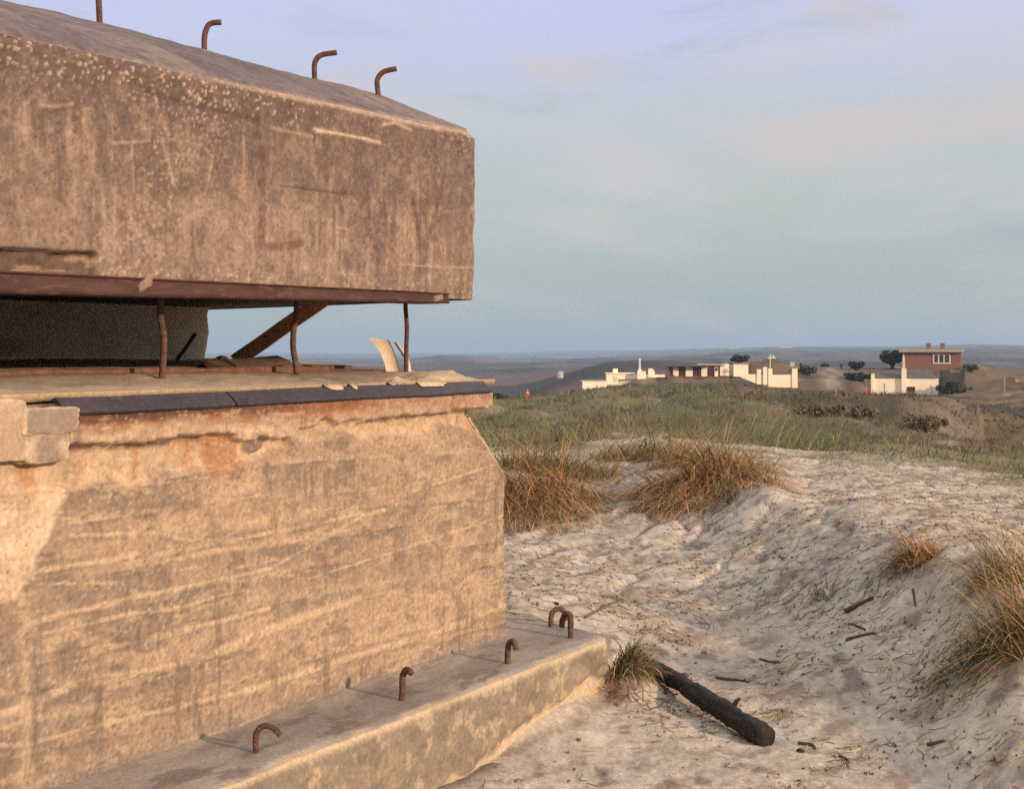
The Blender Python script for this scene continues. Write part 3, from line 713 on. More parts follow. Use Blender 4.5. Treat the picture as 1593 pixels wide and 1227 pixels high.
# low rough plinth strip half buried in sand along the ledge
def plinth():
    t = np.arange(-2.6, -.12, .01)
    prof = np.array([(.0, -.1), (.042, -.1), (.040, .012), (.032, .026), (.0, .030)])
    T, K = np.meshgrid(t, np.arange(5), indexing='ij')
    off = prof[K, 0] + (fbm(T * 5, K * .7, 4, 230) - .5) * .05 * (prof[K, 0] > .01); z = prof[K, 1] + (fbm(T * 6, K * .5 + 9, 4, 231) - .5) * .045 * (prof[K, 1] > 0) + .055 + .055 * ss(-2.2, -.2, T)
    G = np.zeros(T.shape + (3,)); pp = L0 + T[..., None] * dl + off[..., None] * nl
    G[..., :2] = pp; G[..., 2] = z
    c = np.empty(T.shape + (3,)); c[:] = (.20, .16, .125)
    c = mixc(c, (.11, .09, .075), ss(.45, .62, fbm(T * 8, K * .8, 4, 232)))
    return attach(gridmesh('plinth', G, M['concrete'], None, c))
plinth()

def hook(pts_px, r, base, Ys=None, parent=led, rib=True):
    """bent bar: photo points at one depth (metres from base along X and Z)"""
    b = np.array(base); k = b[1] / F
    pts = [b + np.array([(u - pts_px[0][0]) * k, dy, -(v - pts_px[0][1]) * k]) for (u, v, dy) in pts_px]
    pts[0] = pts[0] - np.array([0, 0, .03])
    o = tube('rebar_hook', smoothpts(pts, 30), r, M['rust'], None, 12, .2, int(base[0] * 100) % 50)
    attach(o)
    return o
def reparent(o, par):
    o.parent = par; o.matrix_parent_inverse = (par.matrix_parent_inverse).copy() if False else BI
    return o

HK = []
HK.append(hook([(398, 1172, 0), (398, 1150, 0), (402, 1135, -.005), (414, 1128, -.01), (427, 1131, -.015), (438, 1141, -.02)], .0088, px2ledge(398, 1171)))
HK.append(hook([(625, 1089, 0), (626, 1065, 0), (628, 1048, 0), (634, 1041, -.01), (641, 1044, -.03)], .0112, px2ledge(625, 1088)))
HK.append(hook([(790, 1032, 0), (790, 1012, 0), (793, 1000, -.005), (799, 997, -.02), (803, 1007, -.035)], .0112, px2ledge(790, 1031)))
HK.append(hook([(858, 976, 0), (857, 962, 0), (861, 951, .01), (870, 948, .02), (878, 953, .03), (882, 966, .04)], .0112, px2ledge(858, 976)))
HK.append(hook([(887, 994, 0), (888, 970, 0), (887, 958, .005), (881, 957, .02), (876, 966, .04), (875, 979, .05)], .0122, px2ledge(887, 993)))

# roof slab -------------------------------------------------------------
ths = math.atan(1554 / F); ds = np.array([math.sin(ths), math.cos(ths)]); ns = np.array([ds[1], -ds[0]])
C0 = P(745, 468, 6.0)[:2]
ZB, ZT = 1.6 + .222, 1.6 + .925
def px2slab(u, v, off=0.0):
    a = (u - CU) / F; w = C0 + ns * off
    t = (w[0] - a * w[1]) / (a * ds[1] - ds[0]); Y = w[1] + t * ds[1]
    return t, EYE - (v - HV) / F * Y
PR = np.array([0, .02, .112, .31, .52, .863, 1.19, 1.51, 2.2, 3.2]); ZR = np.array([0, .012, .063, .156, .222, .331, .436, .51, .60, .65])
def slab():
    Pn, N, q = wrapcols(C0, ds, EE, 4.6, 3.6, .0065, .012, .02)
    zs = np.concatenate([np.arange(ZB, ZT, .0065), [ZT]])
    T, Z = np.meshgrid(q, zs, indexing='ij')
    hgt = (Z - ZB) / (ZT - ZB)
    D = (fbm(T * 2, Z * 2, 4, 240) - .5) * .020 + (fbm(T * 13, Z * 13, 4, 241) - .5) * .007
    c = np.empty(T.shape + (3,)); c[:] = (.172, .118, .086)
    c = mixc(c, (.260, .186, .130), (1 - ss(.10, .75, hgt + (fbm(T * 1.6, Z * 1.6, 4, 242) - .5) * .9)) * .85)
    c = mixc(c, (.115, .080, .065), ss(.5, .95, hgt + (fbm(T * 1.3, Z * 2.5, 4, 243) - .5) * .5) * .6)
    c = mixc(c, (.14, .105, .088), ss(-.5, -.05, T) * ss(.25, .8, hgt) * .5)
    c = mixc(c, (.34, .245, .165), ss(.58, .70, fbm(T * 11, Z * 12, 5, 244, .7)) * .4 * (1 - ss(.55, .9, hgt) * .7))
    # scratched vertical streaks
    st = fbm(T * 34, Z * 2.2, 3, 245)
    c = mixc(c, (.36, .26, .175), ss(.62, .74, st) * ss(.48, .64, fbm(T * 2, Z * 3, 3, 246)) * .55 * (hgt < .75))
    # exposed aggregate along the upper and lower edge
    ag = np.maximum(ss(.74, .93, hgt + .12 * (fbm(T * 3, Z * 3, 3, 247) - .5)) * (1 - ss(-1.2, -.7, T)), (1 - ss(.02, .16, hgt)) * .7)
    w1, v1 = worley(T * 62, Z * 62, 248); w2, v2 = worley(T * 34, Z * 34, 249)
    peb = np.maximum(ss(.40, .25, w1) * (v1 > .78), ss(.34, .22, w2) * (v2 > .90)); pb = ss(.40, .22, w1) * (v1 > .6)
    mott = fbm(T * 9, Z * 9, 5, 255, .65)
    c = mixc(c, (.115, .083, .066), ss(.46, .66, fbm(T * 16, Z * 13, 5, 255, .7)) * .5)
    c = mixc(c, (.31, .225, .155), ss(.56, .66, fbm(T * 24 + 3, Z * 19, 5, 256, .7)) * .5 * (1 - .5 * ss(.5, .9, hgt)))
    w3, v3 = worley(T * 95, Z * 95, 258)
    c = mixc(c, (.42, .32, .23), ss(.34, .18, w3) * (v3 > .82) * ss(.48, .66, fbm(T * 3.3, Z * 3.3, 4, 259, .6)) * .4)
    c = mixc(c, (.075, .055, .047), ss(.30, .16, w3) * (v3 < .16) * .6)
    c = mixc(c, (.33, .245, .175), ss(.60, .70, fbm(T * 70, Z * 3.4, 4, 271, .6)) * ss(.44, .6, fbm(T * 3, Z * 4, 3, 272)) * .5 * (hgt < .8))
    c = mixc(c, (.095, .07, .057), ss(.60, .72, fbm(T * 17, Z * 2.6, 4, 257)) * .45)
    D += ag * (peb * .007 - .005)
    c = mixc(c, (.47, .36, .25), ag * peb * .75)
    c = mixc(c, (.085, .06, .05), ag * (1 - peb) * .25)
    c = mixc(c, (.44, .33, .22), pb * ss(.46, .66, fbm(T * 1.4, Z * 1.4, 3, 250)) * .7)
    c = mixc(c, (.40, .30, .21), ss(.965, .99, hgt + .02 * (fbm(T * 14, Z * 0, 3, 251) - .5)) * ss(-1.9, -1.1, T) * .8)
    # broken lower edge on the left, ragged bottom edge elsewhere
    tb, zb = px2slab(150, 410)
    zl = ZB + np.where(T < tb, .078 + .03 * (fbm(T * 6, Z * 0, 4, 252) - .5), .0) * ss(tb + .10, tb - .02, T)
    brk = ss(.006, -.004, Z - zl) * (T < tb + .1)
    D = D - brk * (.028 + .05 * (fbm(T * 6, Z * 12, 5, 253, .65) - .3))
    c = mixc(c, (.31, .215, .145), brk * .9); c = mixc(c, (.11, .075, .055), brk * ss(.48, .58, fbm(T * 5, Z * 26, 5, 254, .65)) * .85)
    c = mixc(c, (.08, .055, .04), np.exp(-((Z - zl - .002) / .005) ** 2) * (T < tb + .05) * .7)
    # cracks and pale ridges traced from the photo
    def px(l): return [px2slab(*p) for p in l]
    for k, (pl, wd, colr, a) in enumerate([
            ([(488, 203), (520, 208), (560, 215), (592, 223)], .007, (.52, .40, .27), .95), ([(420, 200), (488, 214)], .007, (.36, .25, .16), .7),
            ([(595, 195), (615, 192), (640, 203)], .006, (.45, .34, .23), .7), ([(175, 224), (230, 220)], .005, (.40, .29, .19), .7), ([(62, 164), (82, 168), (110, 163)], .005, (.34, .23, .14), .7),
            ([(202, 222), (204, 270), (206, 300)], .006, (.38, .28, .19), .6), ([(248, 215), (262, 255), (270, 290)], .006, (.38, .28, .19), .6), ([(378, 215), (380, 285)], .005, (.38, .28, .19), .6),
            ([(310, 225), (330, 245), (320, 300)], .005, (.38, .28, .19), .5), ([(300, 340), (303, 390)], .005, (.38, .28, .19), .5), ([(525, 355), (543, 358), (543, 400)], .004, (.36, .27, .18), .6), ([(525, 355), (528, 400)], .004, (.36, .27, .18), .5),
            ([(440, 290), (490, 296), (540, 302)], .004, (.075, .05, .042), .8), ([(220, 140), (300, 165), (400, 188)], .010, (.085, .058, .048), .6), ([(488, 205), (488, 220)], .006, (.07, .05, .04), .7),
            ([(610, 412), (690, 416), (738, 417)], .004, (.42, .32, .22), .6)]):
        d = poly_d(T, Z, px(pl)) + (fbm(T * 14, Z * 14, 3, 260 + k) - .5) * .008
        lm = np.exp(-(np.maximum(d, 0) / wd) ** 2)
        c = mixc(c, colr, lm * a); D += lm * (.006 if colr[0] > .2 else -.006)
    # remains of old red painted letters
    for k, (pl, wd, a) in enumerate([([(408, 232), (409, 300), (407, 384), (415, 385), (470, 378)], .020, .52), ([(640, 300), (655, 384), (664, 384), (686, 292)], .016, .48),
                                     ([(572, 300), (582, 385), (596, 310), (606, 385), (618, 300)], .013, .30), ([(520, 300), (522, 385)], .013, .20)]):
        d = poly_d(T, Z, px(pl))
        lm = ss(1.0, .55, d / wd) * (.35 + .9 * ss(.3, .62, fbm(T * 20, Z * 20, 4, 280 + k)))
        c = mixc(c, (.125, .050, .040), np.clip(lm * a, 0, .85))
    c = mixc(c, (.09, .065, .055), np.exp(-(((T - px2slab(590, 375)[0]) / .05) ** 2 + ((Z - px2slab(590, 375)[1]) / .06) ** 2)) * .35)
    c *= (.58 + .84 * fbm(T * 45, Z * 45, 4, 290, .8))[..., None]
    c *= np.array([.885, .875, .94])
    # rounded, chipped arris
    chip = np.clip(.018 + .03 * fbm(Z * 10, T * 0, 3, 291) - np.abs(T), 0, 1) * .5
    D = D - np.where(np.abs(T) < .1, chip, 0)
    rt = np.clip((Z - (ZT - .03)) / .03, 0, 1)
    D = D - rt ** 2 * .012 - rt ** 2 * np.exp(-(T / .05) ** 2) * .035
    G = np.zeros(T.shape + (3,))
    G[..., 0] = Pn[:, None, 0] + N[:, None, 0] * D; G[..., 1] = Pn[:, None, 1] + N[:, None, 1] * D; G[..., 2] = Z
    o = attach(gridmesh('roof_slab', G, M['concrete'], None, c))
    # domed top and flat underside
    def cap(name, zfun, inset, flip, colf):
        nb = 150
        b = (np.linspace(0, 1, nb) ** 1.5)
        # fan: rows follow the outline, shrinking towards an inner spine that starts at the corner bisector
        sp = Pn.copy(); bis = (-ds + EE); bis /= np.linalg.norm(bis)
        L = 3.4
        inner = np.where(q[:, None] < 0, C0 + bis * np.minimum(.10 + np.abs(q)[:, None] * .78, L), C0 + bis * np.minimum(.10 + np.abs(q)[:, None] * .78, L))
        edge = G[:, -1, :2]; clean = Pn - N * .014
        clean = np.where((np.abs(q) < .06)[:, None], edge - N * .004, clean)
        pp = clean[:, None, :] * (1 - b[None, :, None]) + inner[:, None, :] * b[None, :, None]
        pp[:, 0] = edge
        df = (pp - C0) @ (-ns); de = (pp - C0) @ (-np.array([EE[1], -EE[0]]))
        p = np.maximum(np.minimum(df, de), 0)
        z = zfun(p, pp) 
        z = z * np.minimum(1, b[None, :] * 60) + G[:, -1, 2][:, None] * (1 - np.minimum(1, b[None, :] * 60)) if flip is False else z
        g = np.concatenate([pp, z[..., None]], -1)
        return attach(gridmesh(name, g, M['concrete'], None, colf(p, pp), flip=flip))
    def ztop(p, pp): return ZT + np.interp(p, PR, ZR) + (fbm(pp[..., 0] * 3, pp[..., 1] * 3, 4, 300) - .5) * .020 * ss(0, .1, p) + (fbm(pp[..., 0] * 14, pp[..., 1] * 14, 3, 301) - .5) * .007 * ss(0, .05, p)
    def ctop(p, pp):
        cc = np.empty(p.shape + (3,)); cc[:] = (.135, .108, .108)
        cc = mixc(cc, (.18, .143, .13), ss(.46, .66, fbm(pp[..., 0] * 3, pp[..., 1] * 5, 4, 302)))
        cc = mixc(cc, (.085, .067, .07), ss(.50, .66, fbm(pp[..., 0] * 5 + 5, pp[..., 1] * 7, 5, 303, .65)) * .55)
        cc = cc * (.6 + .8 * fbm(pp[..., 0] * 30, pp[..., 1] * 30, 4, 304, .75))[..., None]
        return mixc(cc, (.36, .27, .19), (1 - ss(.0, .03, p)) * .8)
    cap('roof_top', ztop, 0, False, ctop)
    return o
sl = slab()
# underside of the slab
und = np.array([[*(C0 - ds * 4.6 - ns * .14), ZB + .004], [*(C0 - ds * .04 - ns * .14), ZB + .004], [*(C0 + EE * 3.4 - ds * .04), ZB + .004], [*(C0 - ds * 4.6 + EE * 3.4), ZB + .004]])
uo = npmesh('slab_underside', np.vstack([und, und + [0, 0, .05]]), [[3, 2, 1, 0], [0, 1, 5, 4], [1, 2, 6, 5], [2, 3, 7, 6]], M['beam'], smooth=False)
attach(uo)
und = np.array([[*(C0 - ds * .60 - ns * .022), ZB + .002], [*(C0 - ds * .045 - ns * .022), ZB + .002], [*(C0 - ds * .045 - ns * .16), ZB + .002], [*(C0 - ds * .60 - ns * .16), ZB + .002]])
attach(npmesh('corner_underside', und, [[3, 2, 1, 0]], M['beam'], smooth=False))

# rusty beam under the front edge
def beam():
    ts = np.linspace(-4.6, px2slab(696, 462)[0], 60)
    zb = np.interp(ts, [-4.6, -2.3, 0], [1.752, 1.770, 1.803]); ztp = np.interp(ts, [-4.6, -2.3, 0], [1.835, 1.835, 1.842])
    prof = [(-.15, 0), (.010, 0), (.014, .1), (.008, .16), (.004, .85), (.014, .92), (.014, 1), (-.15, 1)]
    G = np.zeros((60, 9, 3))
    for k, (o, f) in enumerate(prof + prof[:1]):
        pp = C0 + ts[:, None] * ds + ns * o
        G[:, k, :2] = pp; G[:, k, 2] = zb + (ztp - zb) * f
    G[..., 2] += ((fbm(ts * 2, ts * 0, 3, 310) - .5) * .008)[:, None]
    V = G.reshape(-1, 3); tr = []; m = 9; e = 59 * m
    for k in range(1, 7): tr.append((e, e + k, e + k + 1)); tr.append((0, k + 1, k))
    attach(npmesh('steel_beam', V, gridq(60, 9, True), M['beam'], None, tris=tr, smooth=False))
beam()

def smear(u, v, w, h, sd_):
    n = 14; th = np.linspace(0, 2 * np.pi, n, endpoint=False)
    t0, z0 = px2slab(u, v, .02); k = (C0[1] + t0 * ds[1]) / F
    V = []; q = []
    for i, (rr, off) in enumerate(((1.0, .0), (.75, .009), (.3, .012))):
        for a in th:
            jr = rr * (.35 + 1.3 * float(fbm(np.array([math.cos(a) * 3.5 + sd_ * 7]), np.array([math.sin(a) * 3.5 + i]), 4, 312)[0]))
            sl_ = -.35
            dt = math.cos(a) * w * k * jr; dz = math.sin(a) * h * k * jr
            p2 = C0 + ds * (t0 + (dt - sl_ * dz) / .6) + ns * (.006 + off)
            V.append((p2[0], p2[1], z0 + dz))
    V.append((*(C0 + ds * t0 + ns * .017), z0))
    for i in range(2):
        for k_ in range(n): q.append((i * n + k_, i * n + (k_ + 1) % n, (i + 1) * n + (k_ + 1) % n, (i + 1) * n + k_))
    tr = [(2 * n + k_, 2 * n + (k_ + 1) % n, 3 * n) for k_ in range(n)]
    c = np.empty((len(V), 3)); c[:] = (.23, .155, .11)
    attach(npmesh('mortar_smear', V, q, M['concrete'], None, c, True, tris=tr))
smear(231, 440, 8, 13, 1); smear(686, 463, 8, 6, 2)

# bars that stand on the roof edge
def roofbar(pts, Y, r=.0135):
    q = [P(u, v, Y + dy) for (u, v, dy) in pts]; q[0] = q[0] - np.array([0, 0, .05])
    o = tube('rebar_hook', smoothpts(q, 30), r, M['rust'], None, 10, .06, int(pts[0][0]) % 40)
    return attach(o)
roofbar([(156, 42, 0), (154, 10, 0), (152, -25, 0), (150, -60, 0), (158, -78, 0), (180, -82, 0)], 5.86, .0125)
roofbar([(318, 82, 0), (318, 62, 0), (321, 46, 0), (328, 37, 0), (344, 35, 0)], 5.9, .0118)
roofbar([(491, 126, 0), (489, 108, 0), (491, 95, 0), (500, 86, 0), (524, 82, 0)], 5.93, .0112)
roofbar([(592, 152, 0), (587, 135, 0), (588, 122, 0), (597, 112, 0), (617, 107, 0)], 5.95, .0112)

# bars that hold the slit open
def slitbar(pts, p, r):
    b = sill_pt(pts[0][0], p); Y = b[1]
    q = [P(u, v, Y) for (u, v) in pts]
    q[0][2] = min(q[0][2], b[2] - .02); q[-1][2] = ZB + .01
    attach(tube('support_rod', smoothpts(q, 36), r, M['rust'], None, 10, .06, int(pts[0][0]) % 37))
slitbar([(251, 588), (254, 560), (255, 525), (250, 490), (251, 455)], .42, .0115)
slitbar([(463, 582), (459, 560), (456, 540), (457, 512), (461, 490), (462, 468)], .45, .0118)
slitbar([(632, 576), (632, 545), (633, 510), (631, 480), (631, 462)], .40, .0098)

# inner wall behind the slit
def innerwall():
    E = np.array([-1.51, 7.0]); t = np.arange(-4.2, .001, .02); z = np.linspace(1.35, ZB, 30)
    T, Z = np.meshgrid(t, z, indexing='ij')
    edge = (fbm(Z * 9, Z * 0, 3, 320) - .5) * .07
    D = (fbm(T * 4, Z * 6, 4, 321) - .5) * .05
    G = np.zeros(T.shape + (3,)); pp = E + (T + edge * ss(-.2, 0, T))[..., None] * ds + D[..., None] * ns
    G[..., :2] = pp; G[..., 2] = Z
    back = G[-1:].copy(); back[..., :2] += EE * .5; back2 = G[-1:].copy(); back2[..., :2] += EE * .25 + ds * .03
    Ga = np.concatenate([G, back2, back], 0)
    c = np.empty(Ga.shape[:2] + (3,)); c[:] = (.50, .38, .30)
    x = Ga[..., 0]; c = mixc(c, (.32, .24, .19), ss(.42, .6, fbm(x * 4, Ga[..., 2] * 8, 4, 322)))
    c = mixc(c, (.62, .50, .40), ss(-.9, 0, (Ga[..., 0] - E[0])) * .7)
    attach(gridmesh('inner_wall', Ga, M['concrete'], None, c))
innerwall()
# rusty channel along the back of the sill
def channel():
    a = sill_pt(-60, .62); b = sill_pt(505, .60)
    n = 40; t = np.linspace(0, 1, n); pts = a + (b - a) * t[:, None]
    pts[:, 2] += .010 + (fbm(t * 5, t * 0, 3, 330) - .5) * .010
    prof = [(-.02, -.03), (.02, -.03), (.022, .004), (.016, .008), (-.02, .008)]
    G = np.zeros((n, 6, 3))
    for k, (o, z) in enumerate(prof + prof[:1]):
        G[:, k, :2] = pts[:, :2] + nw * o; G[:, k, 2] = pts[:, 2] + z
    tr = []; e = (n - 1) * 6
    for k in range(1, 4): tr.append((e, e + k, e + k + 1)); tr.append((0, k + 1, k))
    attach(npmesh('steel_channel', G.reshape(-1, 3), gridq(n, 6, True), M['rustbar'], None, tris=tr, smooth=False))
channel()
# closing faces of the bunker body, seen only from other sides
bk = []
c_ = W0 + EE * 2.55 ; c2_ = W0 - dw * 4.35 + EE * 2.55
bb = np.array([[*c_, -.2], [*c2_, -.2], [*c2_, 1.55], [*c_, 1.55]])
attach(npmesh('rear_wall', bb, [[0, 1, 2, 3]], mat_noise('rear_concrete', (.22, .17, .13), (.28, .22, .16), 3, .9), smooth=False))

# ------------------------------------------------------------------ loose things in the slit
def flatbar(name, a, b, w, th, mat, side, label, cat, n=16, wob=.004):
    a = np.array(a, float); b = np.array(b, float); d = (b - a) / np.linalg.norm(b - a)
    s = np.array(side, float); s -= d * s.dot(d); s /= np.linalg.norm(s); t3 = np.cross(d, s)
    t = np.linspace(0, 1, n)[:, None]; mid = a + (b - a) * t
    mid = mid + (fbm(t * 4 + a[0] * 9, t * 0, 3, 340) - .5) * wob * s
    prof = [(-1, -1), (1, -1), (1, 1), (-1, 1), (-1, -1)]
    G = np.stack([mid + s * w * .5 * p + t3 * th * .5 * q for p, q in prof], 1)
    c = a.copy()
    V = (G - c).reshape(-1, 3); e = (n - 1) * 5
    tr = [(0, 2, 1), (0, 3, 2), (e, e + 1, e + 2), (e, e + 2, e + 3)]
    o = npmesh(name, V, gridq(n, 5, True), mat, None, tris=tr, smooth=False)
    o.location = c
    return setp(o, label, cat)
b0 = sill_pt(374, 1.25); b0[2] += .012; Yb = b0[1]
flatbar('timber_batten', b0 + np.array([-.02, 0, 0]), P(503, 466, Yb - .25), .062, .03, M['timber'], (-.5, 0, .85),
        'brown timber batten leaning diagonally across the open slit', 'timber')
b1 = sill_pt(275, 1.45); b1[2] += .008
flatbar('stick', b1, P(304, 519, b1[1] + .05), .014, .012, M['twig'], (1, 0, 0), 'thin dark stick propped against the inner wall in the slit', 'stick')
b2 = sill_pt(330, .82); b3 = sill_pt(441, .95); b2[2] += .012; b3[2] += .028
flatbar('board', b2, b3, .07, .018, M['twig'], (.4, .9, 0), 'dark flat board lying behind the foot of the leaning batten', 'board')
b2 = sill_pt(478, .80); b3 = sill_pt(540, .75); b2[2] += .006; b3[2] += .004
flatbar('board', b2, b3, .06, .016, M['twig'], (.4, .9, 0), 'short dark board on the sill right of the bent middle rod', 'board')
# bent scrap of dark metal behind the channel
cb = [sill_pt(312, .9), sill_pt(330, .92), sill_pt(342, .92), sill_pt(352, .92), sill_pt(366, .9)]
for p_, dz in zip(cb, (.006, .02, .040, .034, .006)): p_[2] += dz
V, q_, t_ = tubegeo(smoothpts(cb, 24), .010, 8, .3, 3)
V[:, :] -= cb[0]
so = npmesh('scrap_strap', V, q_, M['beam'], None, tris=t_); so.location = cb[0]
setp(so, 'small curved dark strap of scrap metal beside the inner wall end', 'scrap metal')

def card():
    Yc = sill_pt(612, .42)[1]
    left = smoothpts([P(601, 578, Yc), P(597, 562, Yc), P(589, 545, Yc + .0), P(574, 525, Yc + .03)], 18)
    right = smoothpts([P(622, 578, Yc + .02), P(618, 562, Yc + .02), P(613, 546, Yc + .02), P(605, 529, Yc + .05)], 18)
    n = len(left); w = np.linspace(0, 1, 9)
    G = left[:, None] * (1 - w[None, :, None]) + right[:, None] * w[None, :, None]
    G[..., 1] += .012 * np.sin(w * np.pi)[None, :]
    c = G[0, 0].copy(); c[2] = min(c[2], sill_pt(612, .42)[2] + .001)
    G = G - c
    N = np.array([0, .0025, 0])
    V = np.vstack([G.reshape(-1, 3), (G + N).reshape(-1, 3)]); m = n * 9
    q = np.vstack([gridq(n, 9, True), gridq(n, 9) + m])
    rim = [k for k in range(9)] + [k * 9 + 8 for k in range(1, n)] + [(n - 1) * 9 + k for k in range(7, -1, -1)] + [k * 9 for k in range(n - 2, 0, -1)]
    q = np.vstack([q, [(a, b, b + m, a + m) for a, b in zip(rim, rim[1:] + rim[:1])]])
    o = npmesh('card_sheet', V, q, M['card'], None); o.location = c
    setp(o, 'curled pale cream sheet of card standing on the sill by the right rod', 'card')
    left = smoothpts([P(634, 579, Yc + .05), P(629, 558, Yc + .05), P(612, 533, Yc + .08)], 12)
    right = left + np.array([.012, .03, .004])
    G = np.stack([left, right], 1); c = G[0, 0].copy(); G = G - c; n = len(left)
    V = np.vstack([G.reshape(-1, 3), (G + np.array([.003, 0, 0])).reshape(-1, 3)])
    q = np.vstack([gridq(n, 2, True), gridq(n, 2) + 2 * n])
    o2 = npmesh('card_scrap', V, q, M['card'], None); o2.location = c
    setp(o2, 'narrow torn card strip wedged between the curled sheet and the right rod', 'card')
card()

# ------------------------------------------------------------------ blades of grass
def blades(base, h, az, lean, bend, width, col, nseg=4, root_dark=.55):
    """vectorised curved tapering blades -> verts, quads, colours"""
    N = len(base); s = np.linspace(0, 1, nseg)
    dirx = np.stack([np.cos(az), np.sin(az), np.zeros(N)], 1)
    side = np.stack([-np.sin(az), np.cos(az), np.zeros(N)], 1)
    tw = rng.uniform(-1.2, 1.2, N); side = side * np.cos(tw)[:, None] + dirx * np.sin(tw)[:, None]
    V = np.zeros((N, nseg, 2, 3)); C = np.zeros((N, nseg, 2, 3))
    a0 = lean
    pos = base.copy(); prev = 0
    for k, t in enumerate(s):
        if k:
            ang = a0 + bend * (t - .5 / (nseg - 1)); dl_ = h * (t - prev)
            pos = pos + dirx * (np.sin(ang) * dl_)[:, None] + np.array([0, 0, 1.0]) * (np.cos(ang) * dl_)[:, None]
        w = width * (1 - t) ** .7 * .5 + width * .06
        V[:, k, 0] = pos - side * w[:, None]; V[:, k, 1] = pos + side * w[:, None]
        C[:, k, :] = col[:, None]
        prev = t
    q = []
    b = np.arange(N)[:, None] * nseg * 2
    for k in range(nseg - 1):
        q.append(np.concatenate([b + 2 * k, b + 2 * k + 1, b + 2 * k + 3, b + 2 * k + 2], 1))
    return V.reshape(-1, 3), np.concatenate(q), C.reshape(-1, 3)

def pal(n, cols, wts, jit=.18):
    cols = np.array(cols); k = rng.choice(len(cols), n, p=np.array(wts) / sum(wts))
    return cols[k] * rng.uniform(1 - jit, 1 + jit, (n, 1))
STRAW = [(.49, .275, .12), (.40, .18, .078), (.28, .115, .056), (.14, .070, .047), (.13, .120, .050), (.45, .33, .17)]
GREEN = [(.085, .108, .052), (.125, .128, .062), (.20, .175, .08), (.05, .075, .035), (.32, .25, .12)]

def tussock(name, label, x, y, n, h, rad, cols, wts, lean=(.1, .9), bend=(.3, 1.5), az0=None, azs=math.pi, width=.006, group=None, asp=1.0, nseg=5, sink=.02, skirt=.0):
    r = rad * np.sqrt(rng.uniform(0, 1, n)); a = rng.uniform(-math.pi, math.pi, n)
    bx = x + r * np.cos(a) * asp; by = y + r * np.sin(a)
    bz = H(bx, by) - sink
    az = a + rng.normal(0, .5, n) if az0 is None else az0 + rng.normal(0, azs, n)
    k = r / rad
    ln = rng.uniform(*lean, n) * (.35 + .65 * k); bd = rng.uniform(*bend, n)
    hh = h * (.35 + .9 * rng.uniform(0, 1, n) ** 1.4) * (1 - .25 * k)
    if skirt > 0:
        m = rng.uniform(0, 1, n) < skirt
        ln = np.where(m, rng.uniform(.9, 1.7, n), ln); bd = np.where(m, rng.uniform(.8, 1.7, n), bd)
    az = az + (vn(bx * 9, by * 9, 400) - .5) * 1.6
    V, q, C = blades(np.stack([bx, by, bz], 1), hh, az, ln, bd, width * (.4 + 1.5 * rng.uniform(0, 1, n) ** 2.2), pal(n, cols, wts), nseg)
    z0 = float(H(np.array([x]), np.array([y]))[0])
    o = npmesh(name, V - np.array([x, y, z0]), q, M['blade'], None, C, False); o.location = (x, y, z0)
    return setp(o, label, 'grass', group)

# brown overhanging marram on the lip of the hollow
def clump(u, Y, lab, n, h, rad, asp=1.75, wts=(4, 4, 3, 2.5, 2.2, 2.2), az=-1.75, skirt=.6, azs=.85, cols=STRAW):
    x = (u - CU) / F * Y
    cols = list(cols) + [(.20, .175, .08), (.32, .25, .115)]; wts = list(wts) + [2.0, 2.2]
    return tussock('grass_tussock', lab, x, Y, n, h, rad, cols, wts, (.5, 1.6), (.9, 2.2), az, azs, .006, 'dead marram tussocks on the lip of the hollow', asp, 6, .03, skirt)
clump(800, 10.45, 'reddish brown dead grass tussock partly hidden by the bunker wall edge', 3000, .66, .27)
clump(838, 10.7, 'tall brown tussock second from the bunker edge, over the darkest gap in the sand lip', 3000, .64, .25)
clump(876, 10.9, 'orange brown tussock in the middle of the row right of the bunker', 2400, .54, .20)
clump(955, 12.6, 'small dark tussock at the low gap between the two brown grass clumps', 350, .24, .14, wts=(2, 2, 4, 5, 2, .5))
clump(1062, 10.8, 'straw brown tussock at the left end of the second grass clump', 2000, .54, .18, az=-2.0)
clump(1092, 10.75, 'widest brown tussock hanging over the hollow in the second grass clump', 3000, .62, .25)
clump(1120, 10.75, 'brown tussock with pale stalks near the right of the second grass clump', 2400, .56, .25, wts=(5, 4, 3, 2, 1.5, 3))
clump(1158, 10.6, 'thin brown tussock ending the second grass clump beside bare sand', 900, .36, .22, az=-1.3)
clump(818, 10.0, 'low hanging brown tussock at the foot of the clump touching the bunker edge', 1500, .50, .22, skirt=.8)
clump(872, 10.3, 'ragged brown tussock sliding down the sand under the first clump', 1100, .42, .18, skirt=.8)
clump(1044, 10.4, 'pale stalked tussock hanging lowest at the left foot of the second clump', 1000, .46, .15, wts=(5, 4, 2, 1, 1, 4), skirt=.8)
clump(1100, 10.25, 'brown root mat hanging down the sand under the second clump', 1600, .48, .24, skirt=.8)
